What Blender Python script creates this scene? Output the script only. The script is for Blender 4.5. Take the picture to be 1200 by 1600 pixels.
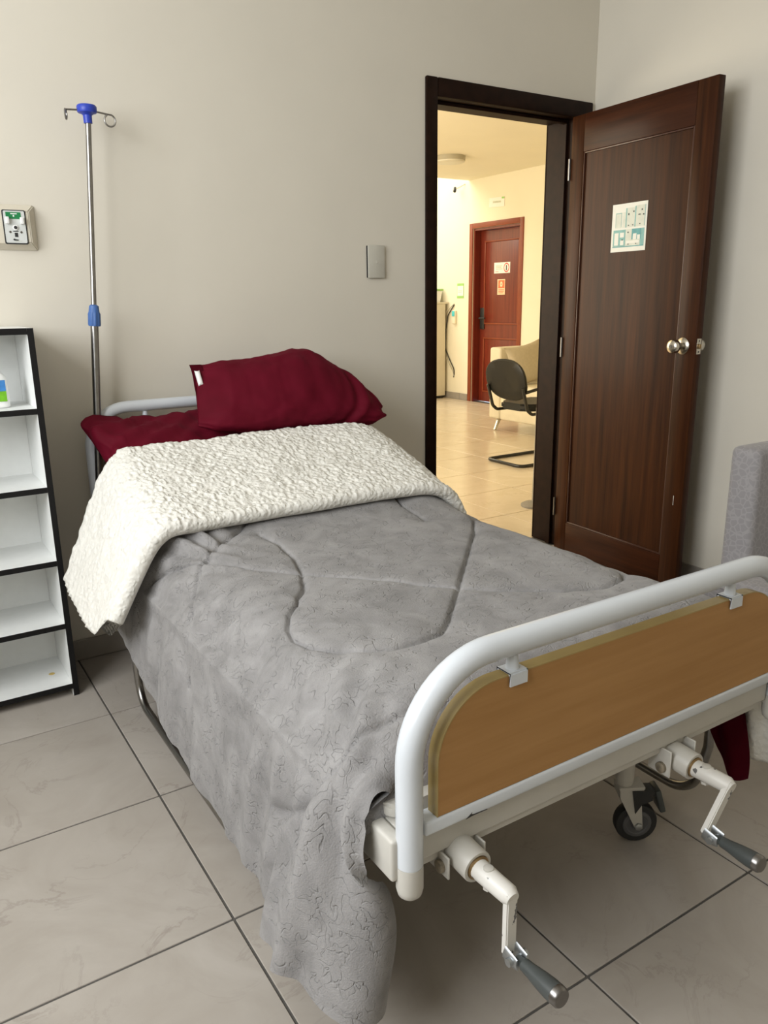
import bpy, bmesh, math, random
import numpy as np
from mathutils import Matrix, Vector, noise as mnoise
random.seed(7)
for _o in list(bpy.data.objects): bpy.data.objects.remove(_o)
SC = bpy.context.scene
COL = SC.collection
PI = math.pi

# ------------------------------------------------------------------ camera
CAM_H = 1.2278
YAW, PITCH, ROLL, FPX = 0.56593667, 0.26448713, -0.014169659, 1222.975
def cam_axes():
    cy, sy, cp, sp = math.cos(YAW), math.sin(YAW), math.cos(PITCH), math.sin(PITCH)
    f = Vector((sy*cp, cy*cp, -sp)); r = Vector((cy, -sy, 0)); u = r.cross(f)
    c, s = math.cos(ROLL), math.sin(ROLL)
    return c*r+s*u, -s*r+c*u, f
_r, _u, _f = cam_axes()
cam_d = bpy.data.cameras.new('camera'); cam = bpy.data.objects.new('camera', cam_d); COL.objects.link(cam)
cam_d.sensor_fit = 'HORIZONTAL'; cam_d.sensor_width = 24.0; cam_d.lens = FPX/1200*24.0
cam_d.clip_start = 0.02
cam.matrix_world = Matrix(((_r.x, _u.x, -_f.x, 0), (_r.y, _u.y, -_f.y, 0), (_r.z, _u.z, -_f.z, CAM_H), (0, 0, 0, 1)))
SC.camera = cam

# ------------------------------------------------------------------ world, lights, exposure
w = bpy.data.worlds.new('world'); SC.world = w; w.use_nodes = True
w.node_tree.nodes['Background'].inputs[0].default_value = (0.75, 0.87, 1.0, 1)
w.node_tree.nodes['Background'].inputs[1].default_value = 1.0
SC.view_settings.view_transform = 'Standard'; SC.view_settings.look = 'None'
SC.view_settings.exposure = 0.0; SC.view_settings.gamma = 1.0; SC.view_settings.use_curve_mapping = False
def area(name, loc, target, sx, sy, power, col):
    d = bpy.data.lights.new(name, 'AREA'); d.shape = 'RECTANGLE'; d.size = sx; d.size_y = sy
    d.energy = power; d.color = col
    o = bpy.data.objects.new(name, d); COL.objects.link(o); o.location = loc
    o.rotation_euler = (Vector(target)-Vector(loc)).to_track_quat('-Z', 'Y').to_euler()
    return o
WINX = -1.35
area('window_daylight', (WINX-.12, 0.95, 1.92), (WINX+1, 0.95, 1.62), 2.2, 1.4, 100, (0.97, 0.985, 1.0))
area('hall_fill_light', (0.9, 5.4, 1.5), (2.2, 5.4, 1.45), 3.0, 1.7, 125, (1.0, 0.86, 0.62))  # added warm area light, out of view, filling the hall from its left
area('hall_skylight', (3.9, 8.7, 3.4), (3.9, 8.7, 0), 4.0, 1.7, 125, (1.0, 0.92, 0.72))

# ------------------------------------------------------------------ materials
def rgb(h):   # sRGB 0-255 -> linear
    return tuple(((c/255)/12.92 if c/255 <= .04045 else ((c/255+.055)/1.055)**2.4) for c in h)
MATS = {}
class NT:
    def __init__(s, name):
        m = bpy.data.materials.new(name); m.use_nodes = True; s.m = m; s.t = m.node_tree
        s.b = s.t.nodes['Principled BSDF']; MATS[name] = m
    def n(s, typ, **kw):
        nd = s.t.nodes.new(typ)
        for k, v in kw.items():
            if k in nd.inputs.keys(): nd.inputs[k].default_value = v
            else: setattr(nd, k, v)
        return nd
    def l(s, a, b): s.t.links.new(a, b)
    def coord(s, scale=(1, 1, 1), kind='Object'):
        tc = s.n('ShaderNodeTexCoord'); mp = s.n('ShaderNodeMapping'); mp.inputs['Scale'].default_value = scale
        s.l(tc.outputs[kind], mp.inputs['Vector']); return mp.outputs[0]
    def ramp(s, fac, stops):
        r = s.n('ShaderNodeValToRGB'); el = r.color_ramp.elements
        while len(el) < len(stops): el.new(.5)
        for e, (p, c) in zip(el, stops): e.position = p; e.color = (*c, 1)
        s.l(fac, r.inputs[0]); return r.outputs[0]
    def bump(s, h, strength=.3, dist=.002, prev=None):
        b = s.n('ShaderNodeBump'); b.inputs['Strength'].default_value = strength; b.inputs['Distance'].default_value = dist
        s.l(h, b.inputs['Height'])
        if prev is not None: s.l(prev, b.inputs['Normal'])
        s.l(b.outputs[0], s.b.inputs['Normal']); return b.outputs[0]
def plain(name, col, rough=.5, metal=0., noise=.06, nscale=30, bump=0., coat=0., sheen=0., spec=.5):
    M = NT(name); b = M.b
    b.inputs['Roughness'].default_value = rough; b.inputs['Metallic'].default_value = metal
    b.inputs['Specular IOR Level'].default_value = spec
    if coat: b.inputs['Coat Weight'].default_value = coat; b.inputs['Coat Roughness'].default_value = .15
    if sheen: b.inputs['Sheen Weight'].default_value = sheen; b.inputs['Sheen Roughness'].default_value = .4
    v = M.coord(); nz = M.n('ShaderNodeTexNoise', Scale=nscale, Detail=4.0); M.l(v, nz.inputs['Vector'])
    lo = tuple(c*(1-noise) for c in col); hi = tuple(min(1, c*(1+noise)) for c in col)
    M.l(M.ramp(nz.outputs['Fac'], [(.3, lo), (.7, hi)]), b.inputs['Base Color'])
    if bump: M.bump(nz.outputs['Fac'], bump, .002)
    return M.m
def wood(name, dark, light, axis='Z', rough=.35, coat=.3, scale=1., bump=.05):
    M = NT(name); s = {'Z': (28*scale, 28*scale, 1.1), 'X': (1.4, 26*scale, 26*scale), 'Y': (26*scale, 1.4, 26*scale)}[axis]
    v = M.coord(s); nz = M.n('ShaderNodeTexNoise', Scale=1.6, Detail=6.0, Roughness=.6); M.l(v, nz.inputs['Vector'])
    M.l(M.ramp(nz.outputs['Fac'], [(.3, dark), (.72, light)]), M.b.inputs['Base Color'])
    M.b.inputs['Roughness'].default_value = rough; M.b.inputs['Coat Weight'].default_value = coat
    M.b.inputs['Coat Roughness'].default_value = .2; M.b.inputs['Specular IOR Level'].default_value = .12 if coat < .05 else .5
    M.bump(nz.outputs['Fac'], bump, .001); return M.m

plain('wall_paint', (.675, .632, .540), .75, noise=.02, nscale=3)
plain('wall_paint_right', (.675, .632, .540), .75, noise=.02, nscale=3)
plain('ceiling_paint', (.78, .76, .70), .8, noise=.02, nscale=3)
plain('hall_paint', (.80, .74, .58), .75, noise=.02, nscale=2)
plain('grout', (.085, .078, .07), .9, noise=.2)
def tile_mat(name, c0, c1, vein, rough):
    M = NT(name); oi = M.n('ShaderNodeObjectInfo')
    tc = M.n('ShaderNodeTexCoord'); add = M.n('ShaderNodeVectorMath', operation='MULTIPLY_ADD')
    M.l(tc.outputs['Object'], add.inputs[0]); add.inputs[1].default_value = (1, 1, 1)
    cb = M.n('ShaderNodeCombineXYZ'); mu = M.n('ShaderNodeMath', operation='MULTIPLY'); mu.inputs[1].default_value = 37.
    M.l(oi.outputs['Random'], mu.inputs[0]); M.l(mu.outputs[0], cb.inputs[0]); M.l(mu.outputs[0], cb.inputs[1]); M.l(cb.outputs[0], add.inputs[2])
    n1 = M.n('ShaderNodeTexNoise', Scale=3.2, Detail=5.0, Roughness=.6, Distortion=1.2); M.l(add.outputs[0], n1.inputs['Vector'])
    base = M.ramp(n1.outputs['Fac'], [(.32, c0), (.68, c1)])
    n2 = M.n('ShaderNodeTexNoise', Scale=2.6, Detail=7.0, Roughness=.62, Distortion=2.2); M.l(add.outputs[0], n2.inputs['Vector'])
    vf = M.ramp(n2.outputs['Fac'], [(.475, (0, 0, 0)), (.495, (1, 1, 1)), (.515, (0, 0, 0))])
    n3 = M.n('ShaderNodeTexNoise', Scale=4.0, Detail=2.0); M.l(add.outputs[0], n3.inputs['Vector'])
    vm = M.ramp(n3.outputs['Fac'], [(.45, (0, 0, 0)), (.7, (.55, .55, .55))])
    mm = M.n('ShaderNodeMath', operation='MULTIPLY'); M.l(vf, mm.inputs[0]); M.l(vm, mm.inputs[1])
    mx = M.n('ShaderNodeMixRGB'); M.l(mm.outputs[0], mx.inputs[0]); M.l(base, mx.inputs[1]); mx.inputs[2].default_value = (*vein, 1)
    M.l(mx.outputs[0], M.b.inputs['Base Color']); M.b.inputs['Roughness'].default_value = rough
    M.b.inputs['Specular IOR Level'].default_value = .4
    return M.m
tile_mat('floor_tile', (.355, .318, .275), (.425, .388, .345), (.235, .20, .17), .40)
tile_mat('hall_tile', (.62, .52, .38), (.68, .58, .44), (.5, .4, .28), .22)
plain('skirting', (.30, .27, .235), .45, noise=.08, nscale=12)
wood('dark_wood', (.018, .0050, .0014), (.060, .0180, .0045), 'Z', .42, .03)
wood('dark_wood_flat', (.020, .0052, .0016), (.054, .0150, .0045), 'X', .42, .03)
plain('frame_wood', (.013, .0048, .0022), .5, noise=.3, nscale=25, spec=.12)
plain('door_bead', (.06, .025, .016), .3, noise=.1)
wood('red_wood', (.11, .010, .004), (.20, .026, .010), 'Z', .35, .4)
plain('red_frame', (.23, .045, .014), .4, noise=.12, nscale=10)
plain('white_enamel', (.60, .63, .66), .28, noise=.015, nscale=8, coat=.25)
plain('cream_enamel', (.52, .50, .45), .42, noise=.05, nscale=10)
def chipped(name):
    M = NT(name); v = M.coord(); nz = M.n('ShaderNodeTexNoise', Scale=55.0, Detail=3.0); M.l(v, nz.inputs['Vector'])
    M.l(M.ramp(nz.outputs['Fac'], [(.615, (.64, .62, .57)), (.63, (.12, .115, .11))]), M.b.inputs['Base Color'])
    M.b.inputs['Roughness'].default_value = .42; return M.m
chipped('chipped_enamel')
wood('beech_laminate', (.37, .195, .070), (.45, .25, .098), 'X', .42, .0, .8, .02)
plain('gold_edge', (.36, .26, .09), .35, noise=.06, nscale=15, coat=.3)
plain('brushed_steel', (.30, .29, .275), .28, 1., noise=.08, nscale=60)
plain('dull_steel', (.22, .21, .20), .3, 1., noise=.1, nscale=40)
plain('satin_nickel', (.55, .51, .44), .25, 1., noise=.04)
plain('bright_zinc', (.45, .47, .48), .42, 1., noise=.1, nscale=80)
plain('brass', (.32, .22, .11), .4, 1., noise=.15, nscale=60)
plain('rusty_bolt', (.26, .22, .16), .55, .4, noise=.3, nscale=120)
plain('dark_grip', (.055, .062, .06), .42, noise=.08, nscale=40)
plain('black_rubber', (.018, .018, .019), .6, noise=.15)
plain('grey_hub', (.10, .10, .105), .5, noise=.1)
plain('black_plastic', (.018, .018, .018), .5, noise=.1)
plain('black_edge', (.008, .0075, .0075), .6, noise=.1, spec=.2)
plain('white_board', (.80, .81, .79), .5, noise=.02)
plain('white_plastic', (.82, .82, .80), .35, noise=.02)
plain('blue_plastic', (.02, .05, .42), .4, noise=.06)
plain('blue_grip', (.05, .13, .36), .5, noise=.06)
plain('outlet_cream', (.66, .61, .50), .45, noise=.02)
plain('outlet_grey', (.62, .64, .62), .4, noise=.04)
plain('green_label', (.01, .20, .06), .45, noise=.08)
plain('black_ink', (.02, .02, .02), .6, noise=.1)
plain('switch_plastic', (.52, .50, .43), .35, noise=.02)
plain('label_blue', (.05, .22, .55), .4, noise=.15, nscale=60)
plain('label_green', (.16, .45, .02), .4, noise=.15, nscale=60)
plain('stain_yellow', (.62, .45, .14), .6, noise=.1)
plain('paper', (.72, .72, .66), .7, noise=.02)
plain('print_teal', (.22, .42, .40), .7, noise=.1, nscale=60)
plain('print_teal_dark', (.12, .33, .34), .7, noise=.1, nscale=60)
plain('print_pale', (.60, .62, .54), .7, noise=.06, nscale=60)
plain('print_dark', (.05, .06, .06), .7, noise=.1)
plain('sign_red', (.60, .04, .05), .6, noise=.05)
plain('sign_white', (.85, .80, .74), .6, noise=.02)
plain('sign_orange', (.65, .17, .07), .6, noise=.05)
plain('sign_peach', (.85, .62, .40), .6, noise=.05)
plain('sign_green', (.30, .55, .16), .6, noise=.05)
plain('sign_grey', (.50, .52, .42), .6, noise=.1)
plain('cyan_plastic', (.08, .55, .60), .5)
plain('beige_leather', (.66, .59, .44), .5, noise=.05, nscale=9)
plain('beige_cushion', (.50, .43, .31), .8, noise=.05, nscale=40, bump=.2)
plain('chrome', (.70, .68, .62), .15, 1., noise=.03)
plain('black_leather', (.009, .0085, .007), .45, noise=.1, spec=.3)
plain('black_enamel', (.012, .012, .012), .25, noise=.1)
plain('lamp_white', (.66, .62, .50), .5, noise=.02)
plain('lamp_band', (.42, .38, .28), .5, noise=.02)
plain('cabinet_white', (.72, .66, .52), .45, noise=.02)
plain('grey_base', (.22, .20, .17), .6, noise=.1)
plain('cable_black', (.03, .028, .022), .6)
plain('cable_pale', (.5, .46, .36), .6)
plain('mattress_ticking', (.75, .74, .70), .85, noise=.03)
def cloth_red():
    M = NT('burgundy_cotton'); v = M.coord(); nz = M.n('ShaderNodeTexNoise', Scale=14.0, Detail=5.0); M.l(v, nz.inputs['Vector'])
    M.l(M.ramp(nz.outputs['Fac'], [(.3, (.088, .0012, .0085)), (.7, (.110, .0022, .0125))]), M.b.inputs['Base Color'])
    M.b.inputs['Roughness'].default_value = .72; M.b.inputs['Sheen Weight'].default_value = .03; M.b.inputs['Sheen Tint'].default_value = (.8, .1, .2, 1)
    M.b.inputs['Specular IOR Level'].default_value = .12
    wv = M.n('ShaderNodeTexNoise', Scale=900.0, Detail=1.0); M.l(v, wv.inputs['Vector'])
    M.bump(wv.outputs['Fac'], .12, .001)
cloth_red()
def plush():
    M = NT('grey_plush'); v = M.coord()
    # brushed nap: broad lighter / darker patches that belong to the pile
    nz = M.n('ShaderNodeTexNoise', Scale=9.0, Detail=6.0, Roughness=.65, Distortion=.8); M.l(v, nz.inputs['Vector'])
    M.l(M.ramp(nz.outputs['Fac'], [(.32, (.192, .185, .181)), (.5, (.250, .241, .236)), (.70, (.305, .295, .289))]), M.b.inputs['Base Color'])
    M.b.inputs['Roughness'].default_value = .85; M.b.inputs['Specular IOR Level'].default_value = .15
    M.b.inputs['Sheen Weight'].default_value = .12; M.b.inputs['Sheen Roughness'].default_value = .5
    # embossed loops: outlines of small motifs scattered over the whole cloth
    def loops(scale, det, dist, w, off):
        mp = M.n('ShaderNodeMapping'); mp.inputs['Location'].default_value = off; M.l(v, mp.inputs['Vector'])
        e1 = M.n('ShaderNodeTexNoise', Scale=scale, Detail=det, Roughness=.45, Distortion=dist); M.l(mp.outputs[0], e1.inputs['Vector'])
        return M.ramp(e1.outputs['Fac'], [(.5-w, (1, 1, 1)), (.5, (0, 0, 0)), (.5+w, (1, 1, 1))]), M.ramp(e1.outputs['Fac'], [(.5, (0, 0, 0)), (.5+w, (1, 1, 1))])
    l1, f1 = loops(36.0, 1.2, .7, .026, (0, 0, 0)); l2, f2 = loops(44.0, 1.0, .6, .022, (3, 5, 7))
    e2 = M.n('ShaderNodeTexNoise', Scale=8.0, Detail=1.0); M.l(v, e2.inputs['Vector'])
    msk = M.ramp(e2.outputs['Fac'], [(.47, (0, 0, 0)), (.53, (1, 1, 1))])
    mx = M.n('ShaderNodeMixRGB'); M.l(msk, mx.inputs[0]); M.l(l2, mx.inputs[1]); M.l(l1, mx.inputs[2])
    e3 = M.n('ShaderNodeTexNoise', Scale=26.0, Detail=0.0); M.l(v, e3.inputs['Vector'])
    brk = M.ramp(e3.outputs['Fac'], [(.40, (0, 0, 0)), (.54, (1, 1, 1))])
    my = M.n('ShaderNodeMixRGB'); M.l(brk, my.inputs[0]); my.inputs[1].default_value = (1, 1, 1, 1); M.l(mx.outputs[0], my.inputs[2])
    b1 = M.bump(my.outputs[0], .62, .0034)
    p = M.n('ShaderNodeTexNoise', Scale=330.0, Detail=2.0); M.l(v, p.inputs['Vector'])
    M.bump(p.outputs['Fac'], .45, .0026, b1)
plush()
def fleece():
    M = NT('cream_fleece'); v = M.coord()
    n0 = M.n('ShaderNodeTexNoise', Scale=60.0, Detail=3.0); M.l(v, n0.inputs['Vector'])
    mixv = M.n('ShaderNodeMixRGB'); mixv.inputs[0].default_value = .016; M.l(v, mixv.inputs[1]); M.l(n0.outputs['Color'], mixv.inputs[2])
    vo = M.n('ShaderNodeTexVoronoi', Scale=95.0, feature='SMOOTH_F1'); M.l(mixv.outputs[0], vo.inputs['Vector'])
    M.l(M.ramp(vo.outputs['Distance'], [(.1, (.76, .745, .69)), (.75, (.70, .68, .62))]), M.b.inputs['Base Color'])
    M.b.inputs['Roughness'].default_value = .95; M.b.inputs['Specular IOR Level'].default_value = .1
    inv = M.n('ShaderNodeMath', operation='SUBTRACT'); inv.inputs[0].default_value = 1.; M.l(vo.outputs['Distance'], inv.inputs[1])
    M.bump(inv.outputs[0], .8, .005)
fleece()
def sofa_fabric():
    M = NT('grey_sofa_fabric'); v = M.coord()
    vo = M.n('ShaderNodeTexVoronoi', Scale=52.0, feature='DISTANCE_TO_EDGE'); M.l(v, vo.inputs['Vector'])
    M.l(M.ramp(vo.outputs['Distance'], [(.05, (.285, .27, .27)), (.12, (.24, .227, .23))]), M.b.inputs['Base Color'])
    M.b.inputs['Roughness'].default_value = .85; M.b.inputs['Sheen Weight'].default_value = .2
    M.bump(vo.outputs['Distance'], .3, .002)
sofa_fabric()
plain('sofa_top', (.42, .385, .36), .85, noise=.04, nscale=20)

# ------------------------------------------------------------------ mesh helpers
ROOT = {}
def bm_new(): return bmesh.new()
def add_box(bm, x0, x1, y0, y1, z0, z1, bev=0., seg=2):
    vs = [bm.verts.new((x, y, z)) for x in (x0, x1) for y in (y0, y1) for z in (z0, z1)]
    fs = [bm.faces.new([vs[i] for i in q]) for q in ((0, 1, 3, 2), (4, 6, 7, 5), (0, 4, 5, 1), (2, 3, 7, 6), (0, 2, 6, 4), (1, 5, 7, 3))]
    if bev > 0:
        es = list({e for f in fs for e in f.edges})
        bmesh.ops.bevel(bm, geom=es, offset=bev, segments=seg, affect='EDGES', profile=.5)
    return bm
def box(*a, **k): return add_box(bm_new(), *a, **k)
def fillet(pts, rad, n=6):
    pts = [Vector(p) for p in pts]; out = [pts[0]]
    for i in range(1, len(pts)-1):
        a, b, c = pts[i-1], pts[i], pts[i+1]
        r = rad[i-1] if isinstance(rad, (list, tuple)) else rad
        d1 = (a-b).normalized(); d2 = (c-b).normalized(); ang = d1.angle(d2)
        if ang > PI-.01 or r <= 0: out.append(b); continue
        t = min(r/math.tan(ang/2), (a-b).length*.49 if i > 1 else (a-b).length*.99, (c-b).length*.49 if i < len(pts)-2 else (c-b).length*.99)
        r2 = t*math.tan(ang/2); cen = b+(d1+d2).normalized()*(r2/math.sin(ang/2))
        p1 = b+d1*t; v1 = p1-cen; v2 = (b+d2*t)-cen
        ax = v1.cross(v2).normalized(); tot = v1.angle(v2)
        for k in range(n+1): out.append(cen+Matrix.Rotation(tot*k/n, 3, ax) @ v1)
    out.append(pts[-1]); return out
def add_tube(bm, pts, r, seg=14, cap=True, round_end=False):
    pts = [Vector(p) for p in pts]; rings = []
    t0 = (pts[1]-pts[0]).normalized(); up = Vector((0, 0, 1)) if abs(t0.z) < .9 else Vector((1, 0, 0))
    nrm = (up-t0*up.dot(t0)).normalized(); prev = t0
    for i, p in enumerate(pts):
        t = ((pts[min(i+1, len(pts)-1)]-p).normalized()+(p-pts[max(i-1, 0)]).normalized()).normalized() if 0 < i < len(pts)-1 else ((pts[1]-pts[0]).normalized() if i == 0 else (pts[-1]-pts[-2]).normalized())
        q = prev.rotation_difference(t); nrm = q @ nrm; nrm = (nrm-t*nrm.dot(t)).normalized(); prev = t
        b = t.cross(nrm); rr = r[i] if isinstance(r, (list, tuple)) else r
        rings.append([bm.verts.new(p+rr*(math.cos(2*PI*k/seg)*nrm+math.sin(2*PI*k/seg)*b)) for k in range(seg)])
    for a, c in zip(rings[:-1], rings[1:]):
        for k in range(seg): bm.faces.new((a[k], a[(k+1) % seg], c[(k+1) % seg], c[k]))
    if cap:
        bm.faces.new(rings[0][::-1]); bm.faces.new(rings[-1])
    return bm
def tube(*a, **k): return add_tube(bm_new(), *a, **k)
def add_lathe(bm, base, axis, prof, seg=20):
    """prof: list of (distance along axis, radius)"""
    axis = Vector(axis).normalized(); base = Vector(base)
    n = axis.orthogonal().normalized(); b = axis.cross(n); rings = []
    for d, r in prof:
        rings.append([bm.verts.new(base+axis*d+max(r, 1e-5)*(math.cos(2*PI*k/seg)*n+math.sin(2*PI*k/seg)*b)) for k in range(seg)])
    for a, c in zip(rings[:-1], rings[1:]):
        for k in range(seg): bm.faces.new((a[k], a[(k+1) % seg], c[(k+1) % seg], c[k]))
    bm.faces.new(rings[0][::-1]); bm.faces.new(rings[-1]); return bm
def lathe(*a, **k): return add_lathe(bm_new(), *a, **k)
def add_prism(bm, poly, y0, y1, frame=None, bev=0.):
    """poly: list of (x,z); extruded along y; frame maps local->world"""
    A = [bm.verts.new((x, y0, z)) for x, z in poly]; B = [bm.verts.new((x, y1, z)) for x, z in poly]
    n = len(poly); fs = [bm.faces.new(A), bm.faces.new(B[::-1])]
    for i in range(n): fs.append(bm.faces.new((A[i], B[i], B[(i+1) % n], A[(i+1) % n])))
    if bev:
        es = [e for e in fs[0].edges]+[e for e in fs[1].edges]
        bmesh.ops.bevel(bm, geom=es, offset=bev, segments=2, affect='EDGES')
    if frame is not None:
        bmesh.ops.transform(bm, matrix=frame, verts=bm.verts)
    return bm
def prism(*a, **k): return add_prism(bm_new(), *a, **k)
def rrect(x0, x1, z0, z1, r, n=6, corners=(1, 1, 1, 1)):
    """rounded rectangle outline; corners: bl, br, tr, tl"""
    out = []
    for (cx, cz, a0, px, pz), on in zip(((x0+r, z0+r, PI, x0, z0), (x1-r, z0+r, 1.5*PI, x1, z0), (x1-r, z1-r, 0, x1, z1), (x0+r, z1-r, .5*PI, x0, z1)), corners):
        if on: out += [(cx+r*math.cos(a0+k*PI/2/n), cz+r*math.sin(a0+k*PI/2/n)) for k in range(n+1)]
        else: out.append((px, pz))
    return out
def grid_bm(P, closeU=False, closeV=False):
    """P: array (nu,nv,3)"""
    nu, nv = P.shape[:2]; bm = bm_new()
    V = [[bm.verts.new(P[i, j]) for j in range(nv)] for i in range(nu)]
    for i in range(nu if closeU else nu-1):
        for j in range(nv if closeV else nv-1):
            try: bm.faces.new((V[i][j], V[(i+1) % nu][j], V[(i+1) % nu][(j+1) % nv], V[i][(j+1) % nv]))
            except ValueError: pass
    return bm
def mesh_from(name, bm, mat, smooth=True, angle=40):
    bmesh.ops.recalc_face_normals(bm, faces=bm.faces)
    me = bpy.data.meshes.new(name); bm.to_mesh(me); bm.free()
    me.materials.append(MATS[mat])
    if smooth:
        me.polygons.foreach_set('use_smooth', [True]*len(me.polygons))
        try: me.set_sharp_from_angle(angle=math.radians(angle))
        except Exception: pass
    return me
def tag(o, label=None, cat=None, group=None, kind=None):
    if label: o['label'] = label
    if cat: o['category'] = cat
    if group: o['group'] = group
    if kind: o['kind'] = kind
    return o
def thing(name, label, cat, loc=(0, 0, 0), rotz=0., group=None, kind=None, M=None):
    o = bpy.data.objects.new(name, None); o.empty_display_size = .05; COL.objects.link(o)
    o.location = loc; o.rotation_euler = (0, 0, rotz)
    ROOT[o.name] = Matrix.Translation(loc) @ Matrix.Rotation(rotz, 4, 'Z')
    return tag(o, label, cat, group, kind)
def part(parent, name, bm, mat, world=True, smooth=True, angle=40, label=None, stuff=False):
    """one mesh part under a thing or under another part. Vertices in world space, or in the root's own space."""
    R = ROOT[parent.name]
    if world: bmesh.ops.transform(bm, matrix=R.inverted(), verts=bm.verts)
    o = bpy.data.objects.new(name, mesh_from(name, bm, mat, smooth, angle)); COL.objects.link(o); o.parent = parent
    ROOT[o.name] = R
    if label: o['label'] = label
    if stuff: o['kind'] = 'stuff'
    return o
def single(name, bm, mat, label=None, cat=None, group=None, kind=None, smooth=True, angle=40, origin=True):
    """a thing that is one mesh; origin moved to the centre of its base"""
    L = Vector((0, 0, 0))
    if origin:
        xs = [v.co for v in bm.verts]
        L = Vector(((min(v.x for v in xs)+max(v.x for v in xs))/2, (min(v.y for v in xs)+max(v.y for v in xs))/2, min(v.z for v in xs)))
        bmesh.ops.translate(bm, vec=-L, verts=bm.verts)
    o = bpy.data.objects.new(name, mesh_from(name, bm, mat, smooth, angle)); COL.objects.link(o); o.location = L
    ROOT[o.name] = Matrix.Translation(L)
    return tag(o, label, cat, group, kind)
def copy_part(src, parent, loc=None):
    c = src.copy(); COL.objects.link(c); c.parent = parent
    if loc is not None: c.location = loc
    return c

# numpy value noise ------------------------------------------------------------
_rng = np.random.RandomState(11); _TAB = _rng.rand(4096)
def vnoise(x, y, seed=0):
    x = np.asarray(x, float); y = np.asarray(y, float)
    xi = np.floor(x).astype(int); yi = np.floor(y).astype(int); fx = x-xi; fy = y-yi
    fx = fx*fx*fx*(fx*(fx*6-15)+10); fy = fy*fy*fy*(fy*(fy*6-15)+10)
    h = lambda a, b: _TAB[(a*73+b*179+seed*1013+(a*b)*7) % 4096]
    return (h(xi, yi)*(1-fx)+h(xi+1, yi)*fx)*(1-fy)+(h(xi, yi+1)*(1-fx)+h(xi+1, yi+1)*fx)*fy*1.-0.0
def fbm(x, y, seed=0, oct=3):
    s = 0; a = .5; tot = 0
    for k in range(oct):
        s = s+a*vnoise(x*2**k, y*2**k, seed+k*17); tot += a; a *= .5
    return s/tot-.5
def sstep(a, b, x):
    t = np.clip((np.asarray(x, float)-a)/(b-a), 0, 1); return t*t*(3-2*t)

# ================================================================== THE ROOM
YB, YB2 = 2.7576, 2.93          # back wall, room face and hall face
XR = 2.91                       # right wall
YF = -1.9                       # wall behind the camera
ZC = 2.75
# floor with single tiles -----------------------------------------------------
T = .5; X0, Y0 = .4477, 2.3037
floor = single('floor', box(WINX-.02, XR+.02, YF-.02, YB2, -.10, -.0028), 'grout', 'grey marbled square floor tiles with dark joints under the bed', 'floor', kind='structure', origin=False, smooth=False)
def tile_mesh(name, sx, sy, mat, gap=.0052):
    return mesh_from(name, add_box(bm_new(), -sx/2+gap/2, sx/2-gap/2, -sy/2+gap/2, sy/2-gap/2, -.010, 0, bev=.0012, seg=1), mat, False)
_tm = {}
def lay_tiles(parent, xa, xb, ya, yb, px, py, mat):
    i0, i1 = math.floor((xa-px)/T), math.ceil((xb-px)/T); j0, j1 = math.floor((ya-py)/T), math.ceil((yb-py)/T)
    for i in range(i0, i1):
        for j in range(j0, j1):
            x0, x1 = max(xa, px+i*T), min(xb, px+(i+1)*T); y0, y1 = max(ya, py+j*T), min(yb, py+(j+1)*T)
            if x1-x0 < .03 or y1-y0 < .03: continue
            k = (round(x1-x0, 3), round(y1-y0, 3), mat)
            if k not in _tm: _tm[k] = tile_mesh('tile', k[0], k[1], mat)
            o = bpy.data.objects.new('tile', _tm[k]); COL.objects.link(o); o.parent = floor if parent is None else parent
            o.location = ((x0+x1)/2, (y0+y1)/2, 0)
lay_tiles(floor, WINX, XR, YF, YB+.02, X0, Y0, 'floor_tile')

# walls -----------------------------------------------------------------------
DX0, DX1, DZ = 1.99, 2.83, 2.03          # rough opening in the back wall
bm = bm_new()
add_box(bm, WINX-.15, DX0, YB, YB2, -.05, ZC)
add_box(bm, DX1, XR+.12, YB, YB2, -.05, ZC); add_box(bm, DX0, DX1, YB, YB2, DZ, ZC)
single('wall_back', bm, 'wall_paint', 'beige painted wall behind the head of the bed', 'wall', kind='structure', smooth=False, origin=False)
single('wall_right', box(XR, XR+.12, YF-.1, YB, -.05, ZC), 'wall_paint_right', 'beige painted wall behind the open door and the sofa', 'wall', kind='structure', smooth=False, origin=False)
single('wall_front', box(WINX-.15, XR+.12, YF-.12, YF, -.05, ZC), 'wall_paint', 'beige painted wall behind the viewer', 'wall', kind='structure', smooth=False, origin=False)
WY0, WY1, WZ0, WZ1 = -.15, 2.05, 1.20, 2.62
bm = bm_new()
add_box(bm, WINX-.15, WINX, YF, WY0, -.05, ZC); add_box(bm, WINX-.15, WINX, WY1, YB, -.05, ZC)
add_box(bm, WINX-.15, WINX, WY0, WY1, -.05, WZ0); add_box(bm, WINX-.15, WINX, WY0, WY1, WZ1, ZC)
single('wall_left', bm, 'wall_paint', 'beige painted wall with the window, left of the shelf', 'wall', kind='structure', smooth=False, origin=False)
single('ceiling', box(WINX-.15, XR+.12, YF-.12, YB2, ZC, ZC+.1), 'ceiling_paint', 'plain off-white ceiling of the bedroom', 'ceiling', kind='structure', smooth=False, origin=False)
wn = thing('window_1', 'white framed window in the left wall', 'window', (WINX, (WY0+WY1)/2, WZ0), kind='structure')
for (a, b, c, d) in ((WY0, WY1, WZ0, WZ0+.04), (WY0, WY1, WZ1-.04, WZ1), (WY0, WY0+.04, WZ0+.04, WZ1-.04), (WY1-.04, WY1, WZ0+.04, WZ1-.04), ((WY0+WY1)/2-.02, (WY0+WY1)/2+.02, WZ0+.04, WZ1-.04)):
    part(wn, 'window_frame', box(WINX-.07, WINX-.02, a, b, c, d, bev=.004), 'white_enamel', smooth=False)

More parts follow.
